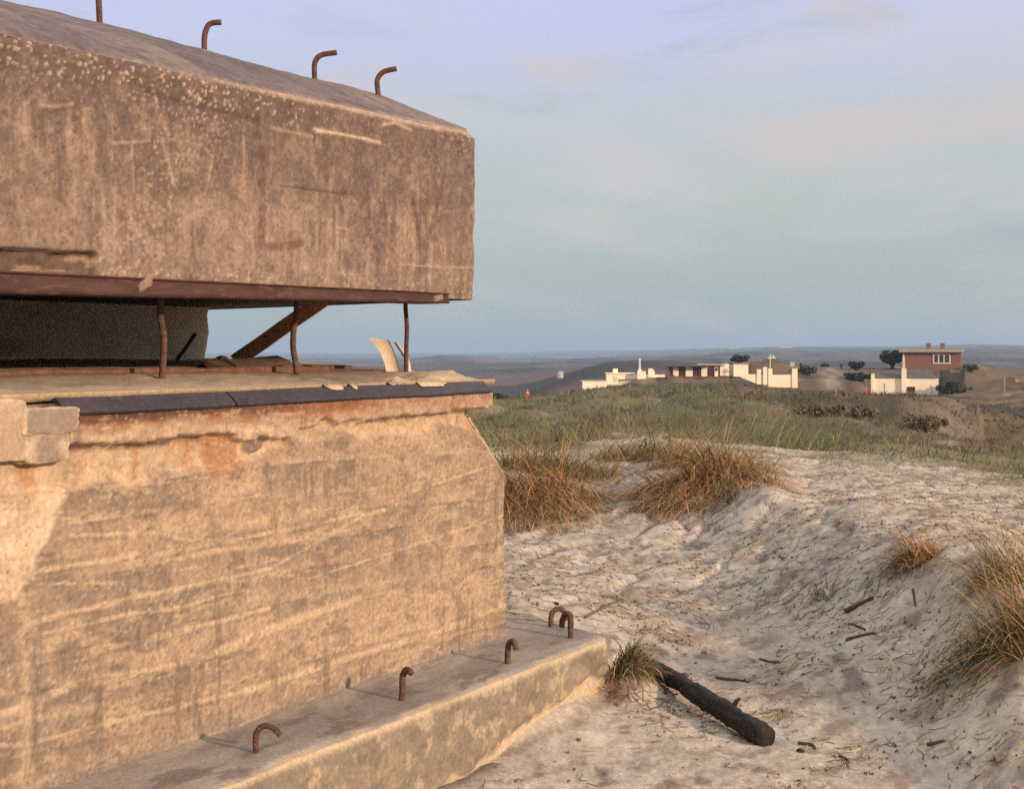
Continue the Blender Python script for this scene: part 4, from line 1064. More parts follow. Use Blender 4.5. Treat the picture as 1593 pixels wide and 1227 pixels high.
# greener tops standing behind them
for u, Y, lab in [(862, 11.6, 'yellow green upright tussock behind the brown clump nearest the bunker'), (1010, 12.6, 'thin green tussock on pale sand behind the gap between brown clumps'), (1105, 11.55, 'arching yellow green tussock topping the second brown clump')]:
    x = (u - CU) / F * Y
    tussock('grass_tussock', lab, x, Y, 1700, .46, .34, GREEN + STRAW[:2] + STRAW[5:], (2, 3, 3, 1, 2, 3, 2, 2), (.2, 1.2), (.5, 1.8), -.9, 1.2, .0055, 'green marram tussocks behind the hollow', 1.6, 5)
p = hit(1432, 868)
tussock('grass_tussock', 'small orange brown tussock on the crest of the right sand slope', p[0], p[1], 800, .24, .085, STRAW + GREEN[:3], (4, 4, 2, 1, 1, 2, 2, 1, 1), (.1, 1.2), (.5, 2.0), 1.9, 1.3, .0045, None, 1.2, 5, .02, .25)
p = hit(1415, 872)
tussock('grass_tussock', 'dark flattened tuft just left of the orange tussock on the crest', p[0], p[1], 350, .20, .09, STRAW[2:4] + GREEN[:2], (2, 3, 2, 2), (.6, 1.5), (.5, 1.4), 2.6, .8, .004, None, 1.2, 5, .02, .3)
p = hit(1283, 925)
tussock('grass_tussock', 'tiny green tuft alone on the grey sand slope', p[0], p[1], 140, .17, .05, GREEN + STRAW[:2], (3, 3, 1, 2, 1, 1, 1), (.2, 1.2), (.3, 1.2), None, 1, .004)
p = hit(1108, 972)
tussock('grass_tussock', 'low withered dark tuft on the sand beyond the staple hooks', p[0], p[1], 160, .12, .06, STRAW[1:4], (2, 3, 3), (.8, 1.6), (.3, 1.0), None, 1, .004, None, 1.8)
# the big tussock at the right edge of the frame
x, y = (1622 - CU) / F * 5.5, 5.5
tussock('grass_tussock', 'large golden green tussock arching in from the right edge of the frame', x, y, 1700, .50, .15, GREEN + STRAW, (2, 3, 4, 1, 5, 4, 3, 2, 1, 1, 4), (.1, 1.0), (.5, 2.0), 2.7, 1.0, .0042, None, 1.2, 7, .03, .25)
x, y = (1520 - CU) / F * 5.6, 5.6
tussock('grass_tussock', 'low dark green tuft in front of the large golden tussock', x, y, 520, .22, .12, [GREEN[0], GREEN[3], GREEN[1], STRAW[3], STRAW[1], STRAW[5]], (4, 4, 2, 2, 1, .7), (.4, 1.3), (.5, 1.7), 2.9, 1.0, .0042, None, 1.3, 6, .02, .4)
x, y = (1575 - CU) / F * 6.2, 6.2
tussock('grass_tussock', 'pale straw tuft standing behind the large golden tussock', x, y, 700, .46, .14, STRAW[:1] + STRAW[4:] + GREEN[:3], (3, 2, 4, 2, 2, 2), (.2, 1.1), (.6, 1.6), 2.9, .8, .004, None, 1.2, 6, .02, .15)
# tuft at the end of the ledge
x, y = P(976, 1050, 5.95)[:2]
tussock('grass_tussock', 'green tuft growing at the end of the concrete ledge over the log', x + .01, y + .02, 1000, .20, .085, GREEN + STRAW[:3], (5, 4, 2, 3, 2, 2, 2, 2), (.1, 1.0), (.9, 2.1), -.5, .9, .0042, None, 1.1, 6, .0, .35)
x, y = P(957, 1100, 5.85)[:2]
tussock('grass_tussock', 'dry root fringe hanging at the foot of the ledge corner', x, y, 220, .12, .05, STRAW[1:4], (2, 3, 2), (.8, 1.6), (.5, 1.4), -1.6, .8, .004)

# ------------------------------------------------------------------ dune grass beyond the crest (uncountable)
def field():
    Vs, Qs, Cs = [], [], []; off = 0
    def add(u, Y, h, wd, cols, wts, nseg, lean=(.0, .7), bend=(.2, 1.2), az=.25, azs=.8):
        nonlocal off
        n = len(u); x = (u - CU) / F * Y; z = H(x, Y)
        tone = .55 + .9 * fbm(x / 4.5 + 3, Y / 9, 4, 420, .6)
        V, q, C = blades(np.stack([x, Y, z - .02], 1), h * rng.uniform(.5, 1.15, n), az + rng.normal(0, azs, n), rng.uniform(*lean, n), rng.uniform(*bend, n), wd * rng.uniform(.7, 1.3, n), pal(n, cols, wts) * np.where(Y > 22, tone, 1.0)[:, None], nseg)
        Vs.append(V); Qs.append(q + off); Cs.append(C); off += len(V)
    def scatter(n, Ya, Yb, ua=560, ub=1900):
        return rng.uniform(ua, ub, n), np.exp(rng.uniform(math.log(Ya), math.log(Yb), n))
    # sparse shoots on the sandy crest, gathered in wisps
    u, Y = scatter(60000, 11.2, 19)
    x = (u - CU) / F * Y
    ys = np.interp(u, [560, 900, 960, 1180, 1260, 1420, 1593, 1900], [12.2, 12.6, 17.2, 15.6, 14.6, 14.2, 12.6, 12.4])
    pr = ss(.80, 1.15, Y / ys) * (.12 + .9 * ss(.42, .62, fbm(x * 1.2, Y * 1.2, 4, 64)))
    k = rng.uniform(0, 1, len(u)) < pr * .36
    add(u[k], Y[k], .19, .005, GREEN[:4] + [(.24, .19, .10), (.33, .26, .14)], (4, 6, 4, 2, 2, 2), 4, (.3, 1.3), (.3, 1.5), .25, 1.2)
    # wisps scattered over the right plateau
    u, Y = scatter(16000, 7.0, 14, 1230, 1900)
    x = (u - CU) / F * Y
    k = (rng.uniform(0, 1, len(u)) < ss(.60, .72, fbm(x * 2.1, Y * 2.1, 4, 351)) * .5) & (H(x, Y) > .6)
    add(u[k], Y[k], .13, .0045, GREEN[:3] + STRAW[:2], (2, 3, 3, 3, 2), 4, (.4, 1.4), (.2, 1.2))
    # the green belt
    u, Y = scatter(210000, 13.5, 70)
    x = (u - CU) / F * Y
    ys2 = np.interp(u, [560, 900, 960, 1180, 1260, 1420, 1593, 1900], [13.0, 13.6, 18.5, 17.5, 16.0, 15.6, 13.6, 13.2])
    pr = ss(.95, 1.2, Y / ys2) * (.12 + .88 * ss(.42, .58, fbm(x / 1.9, Y / 1.9, 4, 65)))
    k = rng.uniform(0, 1, len(u)) < pr
    u, Y, x = u[k], Y[k], x[k]
    m = fbm(x / 2.4, Y / 2.4, 3, 352) + .14 * ss(1120, 1300, u) * 0
    g = m > .5
    right = (u > 1230) & (Y > 30)
    hw_, hv_ = worley(x / 2.3 + .35 * vn(x, Y, 56), Y / 2.9 + .35 * vn(x, Y, 57), 58)
    hs = np.clip(3.6 / Y, .10, .19) * (.6 + 1.1 * np.clip(1 - hw_ / .6, 0, 1))
    add(u[g & ~right], Y[g & ~right], hs[g & ~right], .012, GREEN, (4, 4, 3, 2, 1.5), 4, (.1, 1.1), (.3, 1.4), .25, 1.6)
    add(u[~g & ~right], Y[~g & ~right], hs[~g & ~right], .011, GREEN[:4] + [(.17, .135, .075), (.22, .17, .10)], (2, 3, 3, 1.5, 3, 1.5), 4, (.1, 1.1), (.3, 1.4), .25, 1.6)
    add(u[right], Y[right], .20, .016, [(.10, .075, .05), (.075, .07, .04), (.16, .115, .07), (.05, .04, .032)], (4, 3, 2, 2), 4, (.2, 1.3), (.2, 1.2), 0, 3)
    u, Y = scatter(170000, 26, 128)
    x = (u - CU) / F * Y
    hw_, hv_ = worley(x / 1.5 + .5 * vn(x * 1.3, Y * 1.3, 59), Y / 2.2 + .5 * vn(x * 1.3, Y * 1.3, 60), 61)
    k = rng.uniform(0, 1, len(u)) < np.clip(1.15 - hw_ / .55, .08, 1)
    u, Y, x, hv_ = u[k], Y[k], x[k], hv_[k]
    gl = (1 - ss(1020, 1300, u + 420 * (fbm(x / 7, Y / 10, 4, 354) - .5))) * .72
    g = (hv_ * .7 + .3 * rng.uniform(0, 1, len(u))) < gl
    hh = .34 * (.5 + .8 * hv_); ww = np.clip(Y * .00042, .012, .05)
    add(u[g], Y[g], hh[g], ww[g], [(.105, .112, .055), (.15, .135, .07), (.075, .085, .043), (.22, .18, .10)], (4, 4, 2, 2), 3, (.1, 1.1), (.2, 1.2), .25, 2)
    add(u[~g], Y[~g], hh[~g], ww[~g], [(.15, .108, .07), (.115, .092, .056), (.20, .15, .10), (.075, .058, .046)], (4, 3, 2, 2), 3, (.1, 1.1), (.2, 1.2), .25, 2)
    # long stalks that catch the light in front of the dark hollow
    u, Y = rng.normal(1205, 62, 1300), rng.uniform(17, 23, 1300)
    add(u, Y, .50, .007, GREEN, (5, 6, 4, 1, 1), 5, (.1, .6), (.3, 1.3), .2, .6)
    # heath on the rear dune
    u, Y = scatter(110000, 62, 262)
    x = (u - CU) / F * Y
    k = (rng.uniform(0, 1, len(u)) < .35 + .65 * ss(.4, .6, fbm(x / 6, Y / 6, 4, 353))) & ~((np.abs(u - 1290) < 22) & (Y > 215))
    k &= ~((np.abs(u - 1480) < 70) & (Y < 75) & (rng.uniform(0, 1, len(u)) < .5))
    k &= (Y < 205) | (Y > 1e9) | (rng.uniform(0, 1, len(u)) < .5)
    u, Y, x = u[k], Y[k], x[k]
    gl = ss(1180, 900, u) * ss(150, 80, Y)
    g = rng.uniform(0, 1, len(u)) < .15 + .7 * gl
    add(u[g], Y[g], .24, .05, [(.085, .095, .045), (.13, .125, .06), (.055, .065, .035), (.18, .15, .08)], (4, 3, 2, 2), 3, (.3, 1.4), (.2, 1.0), 0, 3)
    add(u[~g], Y[~g], .22, .06, [(.125, .09, .058), (.09, .075, .045), (.17, .125, .085), (.055, .045, .036)], (4, 3, 2, 2.5), 3, (.3, 1.4), (.2, 1.0), 0, 3)
    o = npmesh('dune_grass', np.concatenate(Vs), np.concatenate(Qs), M['blade'], None, np.concatenate(Cs), False)
    setp(o, 'green and brown marram grass covering the dunes', 'grass', kind='stuff')
field()

# dead straw and crumbs strewn on the sand (uncountable)
def litter():
    n = 42000
    u = rng.uniform(700, 1750, n); Y = np.exp(rng.uniform(math.log(4.3), math.log(16), n)); x = (u - CU) / F * Y
    z = H(x, Y)
    den = .10 + .9 * ss(.46, .66, fbm(x * 3.1, Y * 3.1, 4, 361)) + .35 * ss(.2, .3, z) * (1 - ss(.6, .68, z))
    den *= np.where(Y < 5.6, .45, 1.0)
    k = rng.uniform(0, 1, n) < den * .62
    # nothing on the concrete: keep right of the ledge and wall
    wl = np.array([x - L0[0], Y - L0[1]]); dn = wl[0] * nl[0] + wl[1] * nl[1]; dt = wl[0] * dl[0] + wl[1] * dl[1]
    k &= ~((dn < .10) & (dt < .06)) & ~((dn < .02) & (dt < .6) & (z < .36))
    x, Y, z = x[k], Y[k], z[k]; n = len(x)
    kind = rng.uniform(0, 1, n) ** .6
    ln = np.where(kind < .45, rng.uniform(.004, .016, n), rng.uniform(.02, .09, n))
    wd = np.where(kind < .45, rng.uniform(.003, .008, n), rng.uniform(.0013, .003, n))
    cols = np.where((kind < .45)[:, None], pal(n, [(.07, .05, .042), (.12, .075, .055), (.17, .12, .09)], (3, 3, 2)), pal(n, [(.36, .25, .13), (.26, .17, .10), (.17, .11, .07), (.10, .065, .045), (.42, .33, .19)], (3, 3, 3, 3, 3)))
    az = np.where(rng.uniform(0, 1, n) < .5, rng.normal(.5, .5, n), rng.uniform(-math.pi, math.pi, n))
    V = []; C = []
    d = np.stack([np.cos(az), np.sin(az)], 1); sd = np.stack([-d[:, 1], d[:, 0]], 1)
    cv = rng.normal(0, .12, n)
    rows = []
    for t in (-.5, -.17, .17, .5):
        px_ = x + d[:, 0] * ln * t + sd[:, 0] * ln * cv * (t * t * 4 - .3); py_ = Y + d[:, 1] * ln * t + sd[:, 1] * ln * cv * (t * t * 4 - .3)
        zz = H(px_, py_) + .003 + rng.uniform(0, .006, n) * (abs(t) > .3)
        for s_, up in ((-1, 0), (0, 1), (1, 0)):
            rows.append(np.stack([px_ + sd[:, 0] * wd * .6 * s_, py_ + sd[:, 1] * wd * .6 * s_, zz + up * wd * .8 - .001], 1))
    V = np.stack(rows, 1).reshape(-1, 3); C = np.repeat(cols, 12, axis=0)
    b = np.arange(n)[:, None] * 12; q = []
    for r_ in range(3):
        for s_ in range(2):
            q.append(np.concatenate([b + 3 * r_ + s_, b + 3 * r_ + s_ + 1, b + 3 * r_ + s_ + 4, b + 3 * r_ + s_ + 3], 1))
    o = npmesh('straw_litter', V, np.concatenate(q), M['straw'], None, C, False)
    setp(o, 'dead straw and dark crumbs strewn over the sand', 'litter', kind='stuff')
litter()

# log -----------------------------------------------------------------------
def log():
    pa = P(1012, 1052, 6.15); pb = P(1192, 1163, 5.30)
    pa[2] = .155; pb[2] = float(H(pb[0:1], pb[1:2])[0]) + .026
    pa[2] = float(H(pa[0:1], pa[1:2])[0]) + .035
    t = np.linspace(0, 1, 34); pts = pa + (pb - pa) * t[:, None]
    pts[:, 2] += .012 * np.sin(t * 3.0) ; pts[:, 0] += .006 * np.sin(t * 7)
    r = .034 + .008 * t + .002 * np.sin(t * 15)
    r[-1] *= .90; r[-2] *= 1.0
    V, q, tr = tubegeo(pts, r, 40, .34, 5)
    root = empty('driftwood_log', pb, 'dark tarred log lying on the sand beyond the ledge end', 'log')
    npmesh('trunk', V - pb, q, M['darkwood'], root, tris=tr)
    k = pts[int(34 * .72)]; V, q, tr = tubegeo(np.array([k, k + [.028, .01, .052], k + [.042, .01, .064]]), [.011, .009, .006], 8, .2, 2)
    npmesh('branch_stub', V - pb, q, M['darkwood'], root, tris=tr)
log()

# single twigs one can point at -------------------------------------------------
def twig(u0, v0, u1, v1, r, label, bend=0.0, mat='twig'):
    a = hit(u0, v0); b = hit(u1, v1); m = (a + b) / 2
    m = m + np.array([bend, 0, 0])
    m[2] = float(H(m[0:1], m[1:2])[0])
    for p_ in (a, b, m): p_[2] += r * .7
    pts = smoothpts([a, m, b], 14)
    pts[:, 2] = np.maximum(pts[:, 2], H(pts[:, 0], pts[:, 1]) + r * .6)
    V, q, tr = tubegeo(pts, np.linspace(r, r * .6, len(pts)), 7, .25, int(u0))
    o = npmesh('twig', V - a, q, M[mat], None, tris=tr); o.location = a
    setp(o, label, 'twig', 'twigs on the sand')
twig(1316, 997, 1362, 986, .0075, 'straight dark twig, longer of the two in mid slope')
twig(1320, 972, 1346, 980, .006, 'short dark twig just above the longer one in mid slope')
twig(1182, 1026, 1214, 1032, .006, 'thin dark twig on the sand up and right of the log')
twig(1314, 953, 1358, 932, .013, 'thick dark root breaking out of the sand below the green tuft')
twig(1443, 1160, 1469, 1154, .0075, 'short pale brown twig at the lower right of the hollow')
twig(1420, 918, 1424, 944, .006, 'upright little twig below the crest tussock')
twig(1114, 1055, 1165, 1062, .006, 'dark bent twig just above the upper end of the log', .03)
twig(910, 962, 962, 936, .006, 'orange brown stalk lying behind the ledge staple', .02, 'rustbar')
twig(1242, 1158, 1268, 1166, .007, 'dark forked looking twig right of the log butt', .02)
twig(1306, 1177, 1316, 1192, .006, 'small curved root at the bottom of the sand hollow', .02)
def stone(u, v, r, label, mat):
    p_ = hit(u, v)
    bm = bmesh.new(); bmesh.ops.create_icosphere(bm, subdivisions=3, radius=1)
    for w in bm.verts:
        k_ = 1 + (float(fbm(np.array([w.co.x * 1.6 + u]), np.array([w.co.y * 1.6 + w.co.z]), 3, 370)[0]) - .5) * .7
        w.co = Vector((w.co.x * r * k_, w.co.y * r * k_ * .8, w.co.z * r * k_ * .65))
    me = bpy.data.meshes.new('stone'); bm.to_mesh(me); bm.free()
    for f in me.polygons: f.use_smooth = True
    o = link('stone', me, M[mat]); o.location = (p_[0], p_[1], p_[2] + r * .3)
    setp(o, label, 'stone')
stone(1245, 1169, .014, 'small dark stone on the sand right of the log butt', 'darkwood')
stone(866, 940, .013, 'small dark stone behind the tip of the ledge hooks', 'darkwood')
stone(1066, 1052, .017, 'dark lump of wood debris beside the upper log end', 'twig')
stone(690, 1031, .016, 'flat pebble lying on the ledge close to the wall', 'rooflight') if False else None

# ------------------------------------------------------------------ houses on the far dune
HK_ = 230.0 / F
class Site:
    """a building set out in metres: u offsets become x, heights above its base become z"""
    def __init__(s, name, label, cat, uc, vb, Y, rz=0.0):
        s.Y = Y; s.k = Y / F; s.uc = uc; s.vb = vb; al = math.atan((uc - CU) / F); rz = rz - al; s.kx = s.k * math.cos(al)
        p_ = P(uc, vb, Y); s.root = empty(name, p_, label, cat, rz=rz)
    def X(s, u): return (u - s.uc) * s.kx
    def Z(s, v): return -(v - s.vb) * s.k
    def box(s, part, rects, mat, parent=None, y0=0, y1=3):
        bl = [(s.X(a), s.X(b), (r[4] if len(r) > 4 else y0), (r[5] if len(r) > 5 else y1), s.Z(d), s.Z(c)) for r in rects for a, b, c, d in [r[:4]]]
        return boxes(part, bl, M[mat], parent or s.root, bevel=.03)

# low white wall at the far left
st = Site('boundary_wall', 'low pale wall stepping down the slope left of the white hut', 'wall', 905, 602, 228, .03)
st.box('wall', [(906, 944, 592.6, 606, 0, .5)], 'white')
st.box('coping', [(903, 944.5, 591.6, 592.8, -.15, .7)], 'white2')
# flat-roofed white hut
st = Site('white_hut', 'flat roofed white hut with box chimney, left end of the house row', 'hut', 966, 597, 230, .04)
st.box('wall', [(943.5, 988, 581.5, 600, 0, 5)], 'white')
st.box('roof', [(942.7, 989, 580.2, 581.5, -.2, 5.2)], 'white')
st.box('chimney', [(954, 961.5, 573.5, 580.2, 1.0, 1.8)], 'white')
st.box('door', [(954, 960, 585, 594, -.06, .05)], 'white2')
# white wall with the tall slender post
st = Site('garden_wall', 'white garden wall with stepped block in front of the tall white post', 'wall', 1013, 597, 229, 0)
st.box('wall', [(988, 1034, 582.8, 588.5, 0, .6)], 'white')
st.box('pier', [(991.5, 1004.5, 577.5, 591, -.8, .6)], 'white')
st.box('tower_block', [(1008.5, 1016, 573.5, 587, -.4, .8), (1014, 1018.5, 577, 587, -.3, .7)], 'white')
st.box('lower_wall', [(962, 998, 591, 597, -2.2, -1.6)], 'white2')
st.box('coping', [(961, 998.5, 589.8, 591, -2.4, -1.4)], 'redbrown')
st = Site('white_post', 'tall slender white post above the garden wall', 'post', 995.5, 577.6, 229.2)
st.box('shaft', [(993.9, 996.8, 557.5, 577.5, -.15, .15)], 'cream')
st.box('foot', [(992.8, 998, 574.5, 577.8, -.3, .4)], 'white')
# long low house with the window band
st = Site('long_house', 'long flat roofed white house with a row of red brown windows', 'house', 1084, 586, 232, .02)
st.box('wall', [(1040, 1134, 570, 592, .25, 7)], 'redbrown')
st.box('roof', [(1031, 1105, 567.6, 570.0, -1.4, 7.5)], 'roofdark')
st.box('roof_edge', [(1085, 1128, 566.4, 568.0, -.6, 7.6)], 'rooflight')
for a, b in ((1047, 1055.5), (1066.5, 1077.5), (1091, 1100), (1111.5, 1117)):
    st.box('panel', [(a, b, 570.6, 585.5, 0, .2)], 'white')
st.box('panel', [(1120, 1134, 566.6, 584.5, -.1, .2)], 'white')
st.box('gable_block', [(1124, 1134, 565.8, 570, .0, 6)], 'white2')
for a, b in ((1056.5, 1060.5), (1062, 1065.5), (1080, 1084), (1085.5, 1089.5), (1101.5, 1105.5), (1107, 1110.5)):
    w_ = st.box('window', [(a, b, 572.5, 584, .12, .22)], 'redpaint' if a == 1080 else 'redbrown')
    st.box('pane', [(a + .7, b - .7, 573.4, 583.2, .08, .115)], 'glass', w_)
w_ = st.box('window', [(1112.8, 1116.6, 571.6, 577, -.06, -.01)], 'redbrown'); st.box('pane', [(1113.4, 1116, 572.2, 576.4, -.09, -.065)], 'glass', w_)
st.box('porch_post', [(1036, 1039, 570, 586, -1.0, -.7)], 'roofdark')
st.box('base_wall', [(1040, 1134, 585.8, 590, -.2, .2)], 'redbrown')
st = Site('dark_trailer', 'dark low shed at the left end of the long house', 'shed', 1030, 594, 227)
st.box('wall', [(1022, 1039, 588, 595.5, 0, 1.5)], 'roofdark'); st.box('roof', [(1021, 1040, 586.8, 588, -.2, 1.7)], 'glass')
# square white block and sloping yard wall
st = Site('white_block', 'plain square white block right of the long house', 'hut', 1153, 584, 231, .03)
st.box('wall', [(1141, 1164, 566, 586, 0, 4)], 'white')
st.box('roof', [(1140.4, 1164.8, 564.6, 566, -.15, 4.2)], 'roofgrey')
st.box('side_wing', [(1134.4, 1141, 567.5, 586, .8, 4)], 'white2')
st = Site('yard_wall', 'white yard wall with square piers standing below the cross shaped post', 'wall', 1195, 602, 223)
def slopewall():
    bm = bmesh.new(); k = st.k
    pr = [(1148, 582.8), (1148, 585), (1160, 590), (1172, 595), (1178, 597.5), (1178, 582.0)]
    f0 = [bm.verts.new((st.X(a), 0, st.Z(b))) for a, b in pr]; f1 = [bm.verts.new((st.X(a), .4, st.Z(b))) for a, b in pr]
    bm.faces.new(f0); bm.faces.new(f1[::-1])
    for i in range(6): bm.faces.new((f0[i], f1[i], f1[(i + 1) % 6], f0[(i + 1) % 6]))
    bmesh.ops.recalc_face_normals(bm, faces=bm.faces)
    me = bpy.data.meshes.new('sloping_wall'); bm.to_mesh(me); bm.free(); link('sloping_wall', me, M['white'], st.root)
slopewall()
for a, b, c, d in ((1177.5, 1184, 574.5, 598), (1187, 1193.5, 571, 598.5), (1195, 1201.5, 573.2, 602), (1232, 1240.5, 573.2, 603)):
    st.box('pier', [(a, b, c, d, -.15, .6)], 'white')
st.box('wall', [(1201.5, 1232, 583, 602.5, 0, .4)], 'white')
st.box('gate_panel', [(1184, 1187, 583, 597, .1, .4)], 'white2')
st = Site('cross_post', 'pale cross shaped post behind the yard wall', 'post', 1198, 576, 226)
st.box('shaft', [(1197.4, 1198.8, 550.5, 578, -.08, .08)], 'cream')
st.box('crossbar', [(1194.2, 1206.5, 555.5, 557.4, -.06, .06)], 'cream')
st.box('head_board', [(1201.5, 1204.5, 552.5, 555.5, -.06, .06)], 'cream')
# earth mound behind it
def mound():
    n = 40; th = np.linspace(0, 2 * np.pi, n); rr = np.linspace(0, 1, 18)
    R_, T_ = np.meshgrid(rr, th, indexing='ij'); x = R_ * np.cos(T_) * 5.4; y = R_ * np.sin(T_) * 5
    z = 2.0 * (1 - R_ ** 1.6) + (fbm(x * .7, y * .7, 4, 380) - .5) * 1.8 * (1 - R_)
    c = np.empty(x.shape + (3,)); c[:] = (.15, .095, .065); c = mixc(c, (.09, .08, .045), ss(.45, .6, fbm(x * .6, y * .6, 4, 381)))
    p_ = P(1196, 574, 240)
    o = gridmesh('earth_mound', np.stack([x, y, z - .6], -1), M['ground'], None, c); o.location = p_
    setp(o, 'brown earth mound behind the white yard wall', 'mound')
mound()
# brick house
st = Site('brick_house', 'red brick house with flat overhanging roof and two chimneys', 'house', 1450, 576, 243, -.03)
st.box('wall', [(1406, 1495, 548, 606, 0, 7)], 'brick')
st.box('roof', [(1398, 1498, 543.2, 548, -.7, 7.8)], 'rooflight')
st.box('roof_deck', [(1399, 1497.4, 542.4, 543.2, -.6, 7.7)], 'roofgrey')
for a, b in ((1439, 1447.5), (1461.5, 1469.5)):
    ch = st.box('chimney', [(a + .6, b - .6, 535, 543, 3.0, 3.9)], 'brick'); st.box('chimney_cap', [(a, b, 534, 535.2, 2.95, 3.95)], 'redbrown', ch)
w_ = st.box('window', [(1451, 1478.5, 550.2, 552.0, -.10, .05), (1451, 1478.5, 564, 566, -.10, .05), (1451, 1453.2, 552, 564, -.1, .05), (1459, 1461, 552, 564, -.1, .05), (1467.5, 1469.5, 552, 564, -.1, .05), (1476.3, 1478.5, 552, 564, -.1, .05)], 'cream')
for a, b in ((1453.2, 1459), (1461, 1467.5), (1469.5, 1476.3)): st.box('pane', [(a, b, 552, 564, -.03, .02)], 'glass', w_)
st.box('corner_pilaster', [(1404, 1406.6, 549, 576, -.12, .3)], 'cream')
st.box('side_wall', [(1478, 1494, 575, 606, -.4, 6)], 'rooflight')
# whitewashed cottage in front
st = Site('white_cottage', 'whitewashed cottage with grey felt roof and tall middle chimney pier', 'cottage', 1407, 611, 226, -.02)
st.box('wall', [(1355.5, 1410, 587, 614, 0, 4), (1423.5, 1456, 587, 614, 0, 4), (1410, 1423.5, 587, 601.3, .0, 4), (1456, 1459.5, 589.5, 614, 0, 4)], 'white')
st.box('pier', [(1354.6, 1360, 581.5, 614, -.2, .4)], 'white')
ch = st.box('chimney', [(1402.5, 1410, 573.5, 612, -.45, .5)], 'white'); st.box('chimney_shaft', [(1404, 1407.6, 556, 573.5, -.3, .2)], 'cream', ch)
def cotroof():
    bm = bmesh.new()
    a = [(1360.5, 586.8, -.15), (1457, 586.8, -.15), (1446, 575.6, 3.0), (1374, 575.6, 3.0)]
    top = [bm.verts.new((st.X(u), y, st.Z(v))) for u, v, y in a]; bot = [bm.verts.new((w.co.x, w.co.y, w.co.z - .12)) for w in top]
    bk_ = [bm.verts.new((st.X(1457), 6.2, st.Z(586.8))), bm.verts.new((st.X(1360.5), 6.2, st.Z(586.8)))]
    bm.faces.new(top); bm.faces.new(bot[::-1])
    for i in range(4): bm.faces.new((top[i], bot[i], bot[(i + 1) % 4], top[(i + 1) % 4]))
    bm.faces.new((top[3], top[2], bk_[0], bk_[1])); bm.faces.new((top[2], top[1], bk_[0])); bm.faces.new((top[0], top[3], bk_[1]))
    bmesh.ops.recalc_face_normals(bm, faces=bm.faces)
    me = bpy.data.meshes.new('roof'); bm.to_mesh(me); bm.free(); link('roof', me, M['roofdark'], st.root)
cotroof()
w_ = st.box('window', [(1410.2, 1423.3, 601.5, 602.8, .05, .2), (1410.2, 1411.4, 602.8, 609, .05, .2), (1422.1, 1423.3, 602.8, 609, .05, .2), (1416.2, 1417.2, 602.8, 609, .05, .2)], 'redpaint')
st.box('pane', [(1411.4, 1422.1, 602.8, 609, .15, .25)], 'glass', w_)
st.box('downpipe', [(1376.5, 1377.4, 596, 612, -.1, -.01)], 'white2')
st.box('downpipe', [(1448.5, 1449.3, 597, 612, -.1, -.01)], 'white2')
# small hut far down on the heath
st = Site('heath_hut', 'tiny pale green hut far off on the dark heath', 'hut', 873, 587, 440, .3)
st.box('wall', [(868.5, 876.5, 579, 588, 0, 2.2)], 'fargreen'); st.box('roof', [(867.8, 877.2, 577.6, 579, -.2, 2.5)], 'rooflight')
st.box('door', [(870, 871.8, 581.5, 587, -.08, .0)], 'roofgrey')
# pale far buildings on the horizon ridge
for a, b, c, lab in ((1134, 1149, 538.6, 'smaller pale building on the horizon left above the yard wall'), (1214, 1234, 537.2, 'longer pale building on the horizon above the earth mound')):
    st = Site('distant_building', lab, 'building', (a + b) / 2, 542, 4700)
    st.box('wall', [(a, b, c + 1.2, 546, 0, 20)], 'white'); st.box('roof', [(a - .4, b + .4, c, c + 1.2, -2, 22)], 'rooflight')
# posts
st = Site('stone_post', 'stubby grey stone post on the hill right of the brick house', 'post', 1521, 574, 246)
st.box('shaft', [(1517.8, 1524, 566.6, 578, -.3, .3)], 'rooflight'); st.box('cap', [(1517, 1524.8, 565.4, 566.6, -.4, .4)], 'roofgrey')
st = Site('fence_post', 'thin pale post on the slope below the stone post', 'post', 1562.5, 607, 205)
st.box('shaft', [(1561.9, 1563.2, 590, 612, -.06, .06)], 'rooflight'); st.box('cap', [(1561.5, 1563.6, 589, 590, -.09, .09)], 'cream')
st = Site('sign_board', 'small pale board on a post beside the man in the white cap', 'sign', 1232.5, 577, 236)
st.box('board', [(1228.8, 1236.3, 563, 570.5, -.05, .05)], 'fargreen'); st.box('post', [(1231.5, 1233.3, 570.5, 581, -.05, .05)], 'roofgrey')
# dark rail fence between track and tree
st = Site('rail_fence', 'low dark rail fence left of the round tree', 'fence', 1362, 577, 250)
st.box('rail', [(1340, 1384, 572.2, 573.3, -.04, .04)], 'redbrown')
for k in range(8): st.box('post', [(1341 + k * 6, 1342 + k * 6, 571.5, 579, .05, .15)], 'bark')

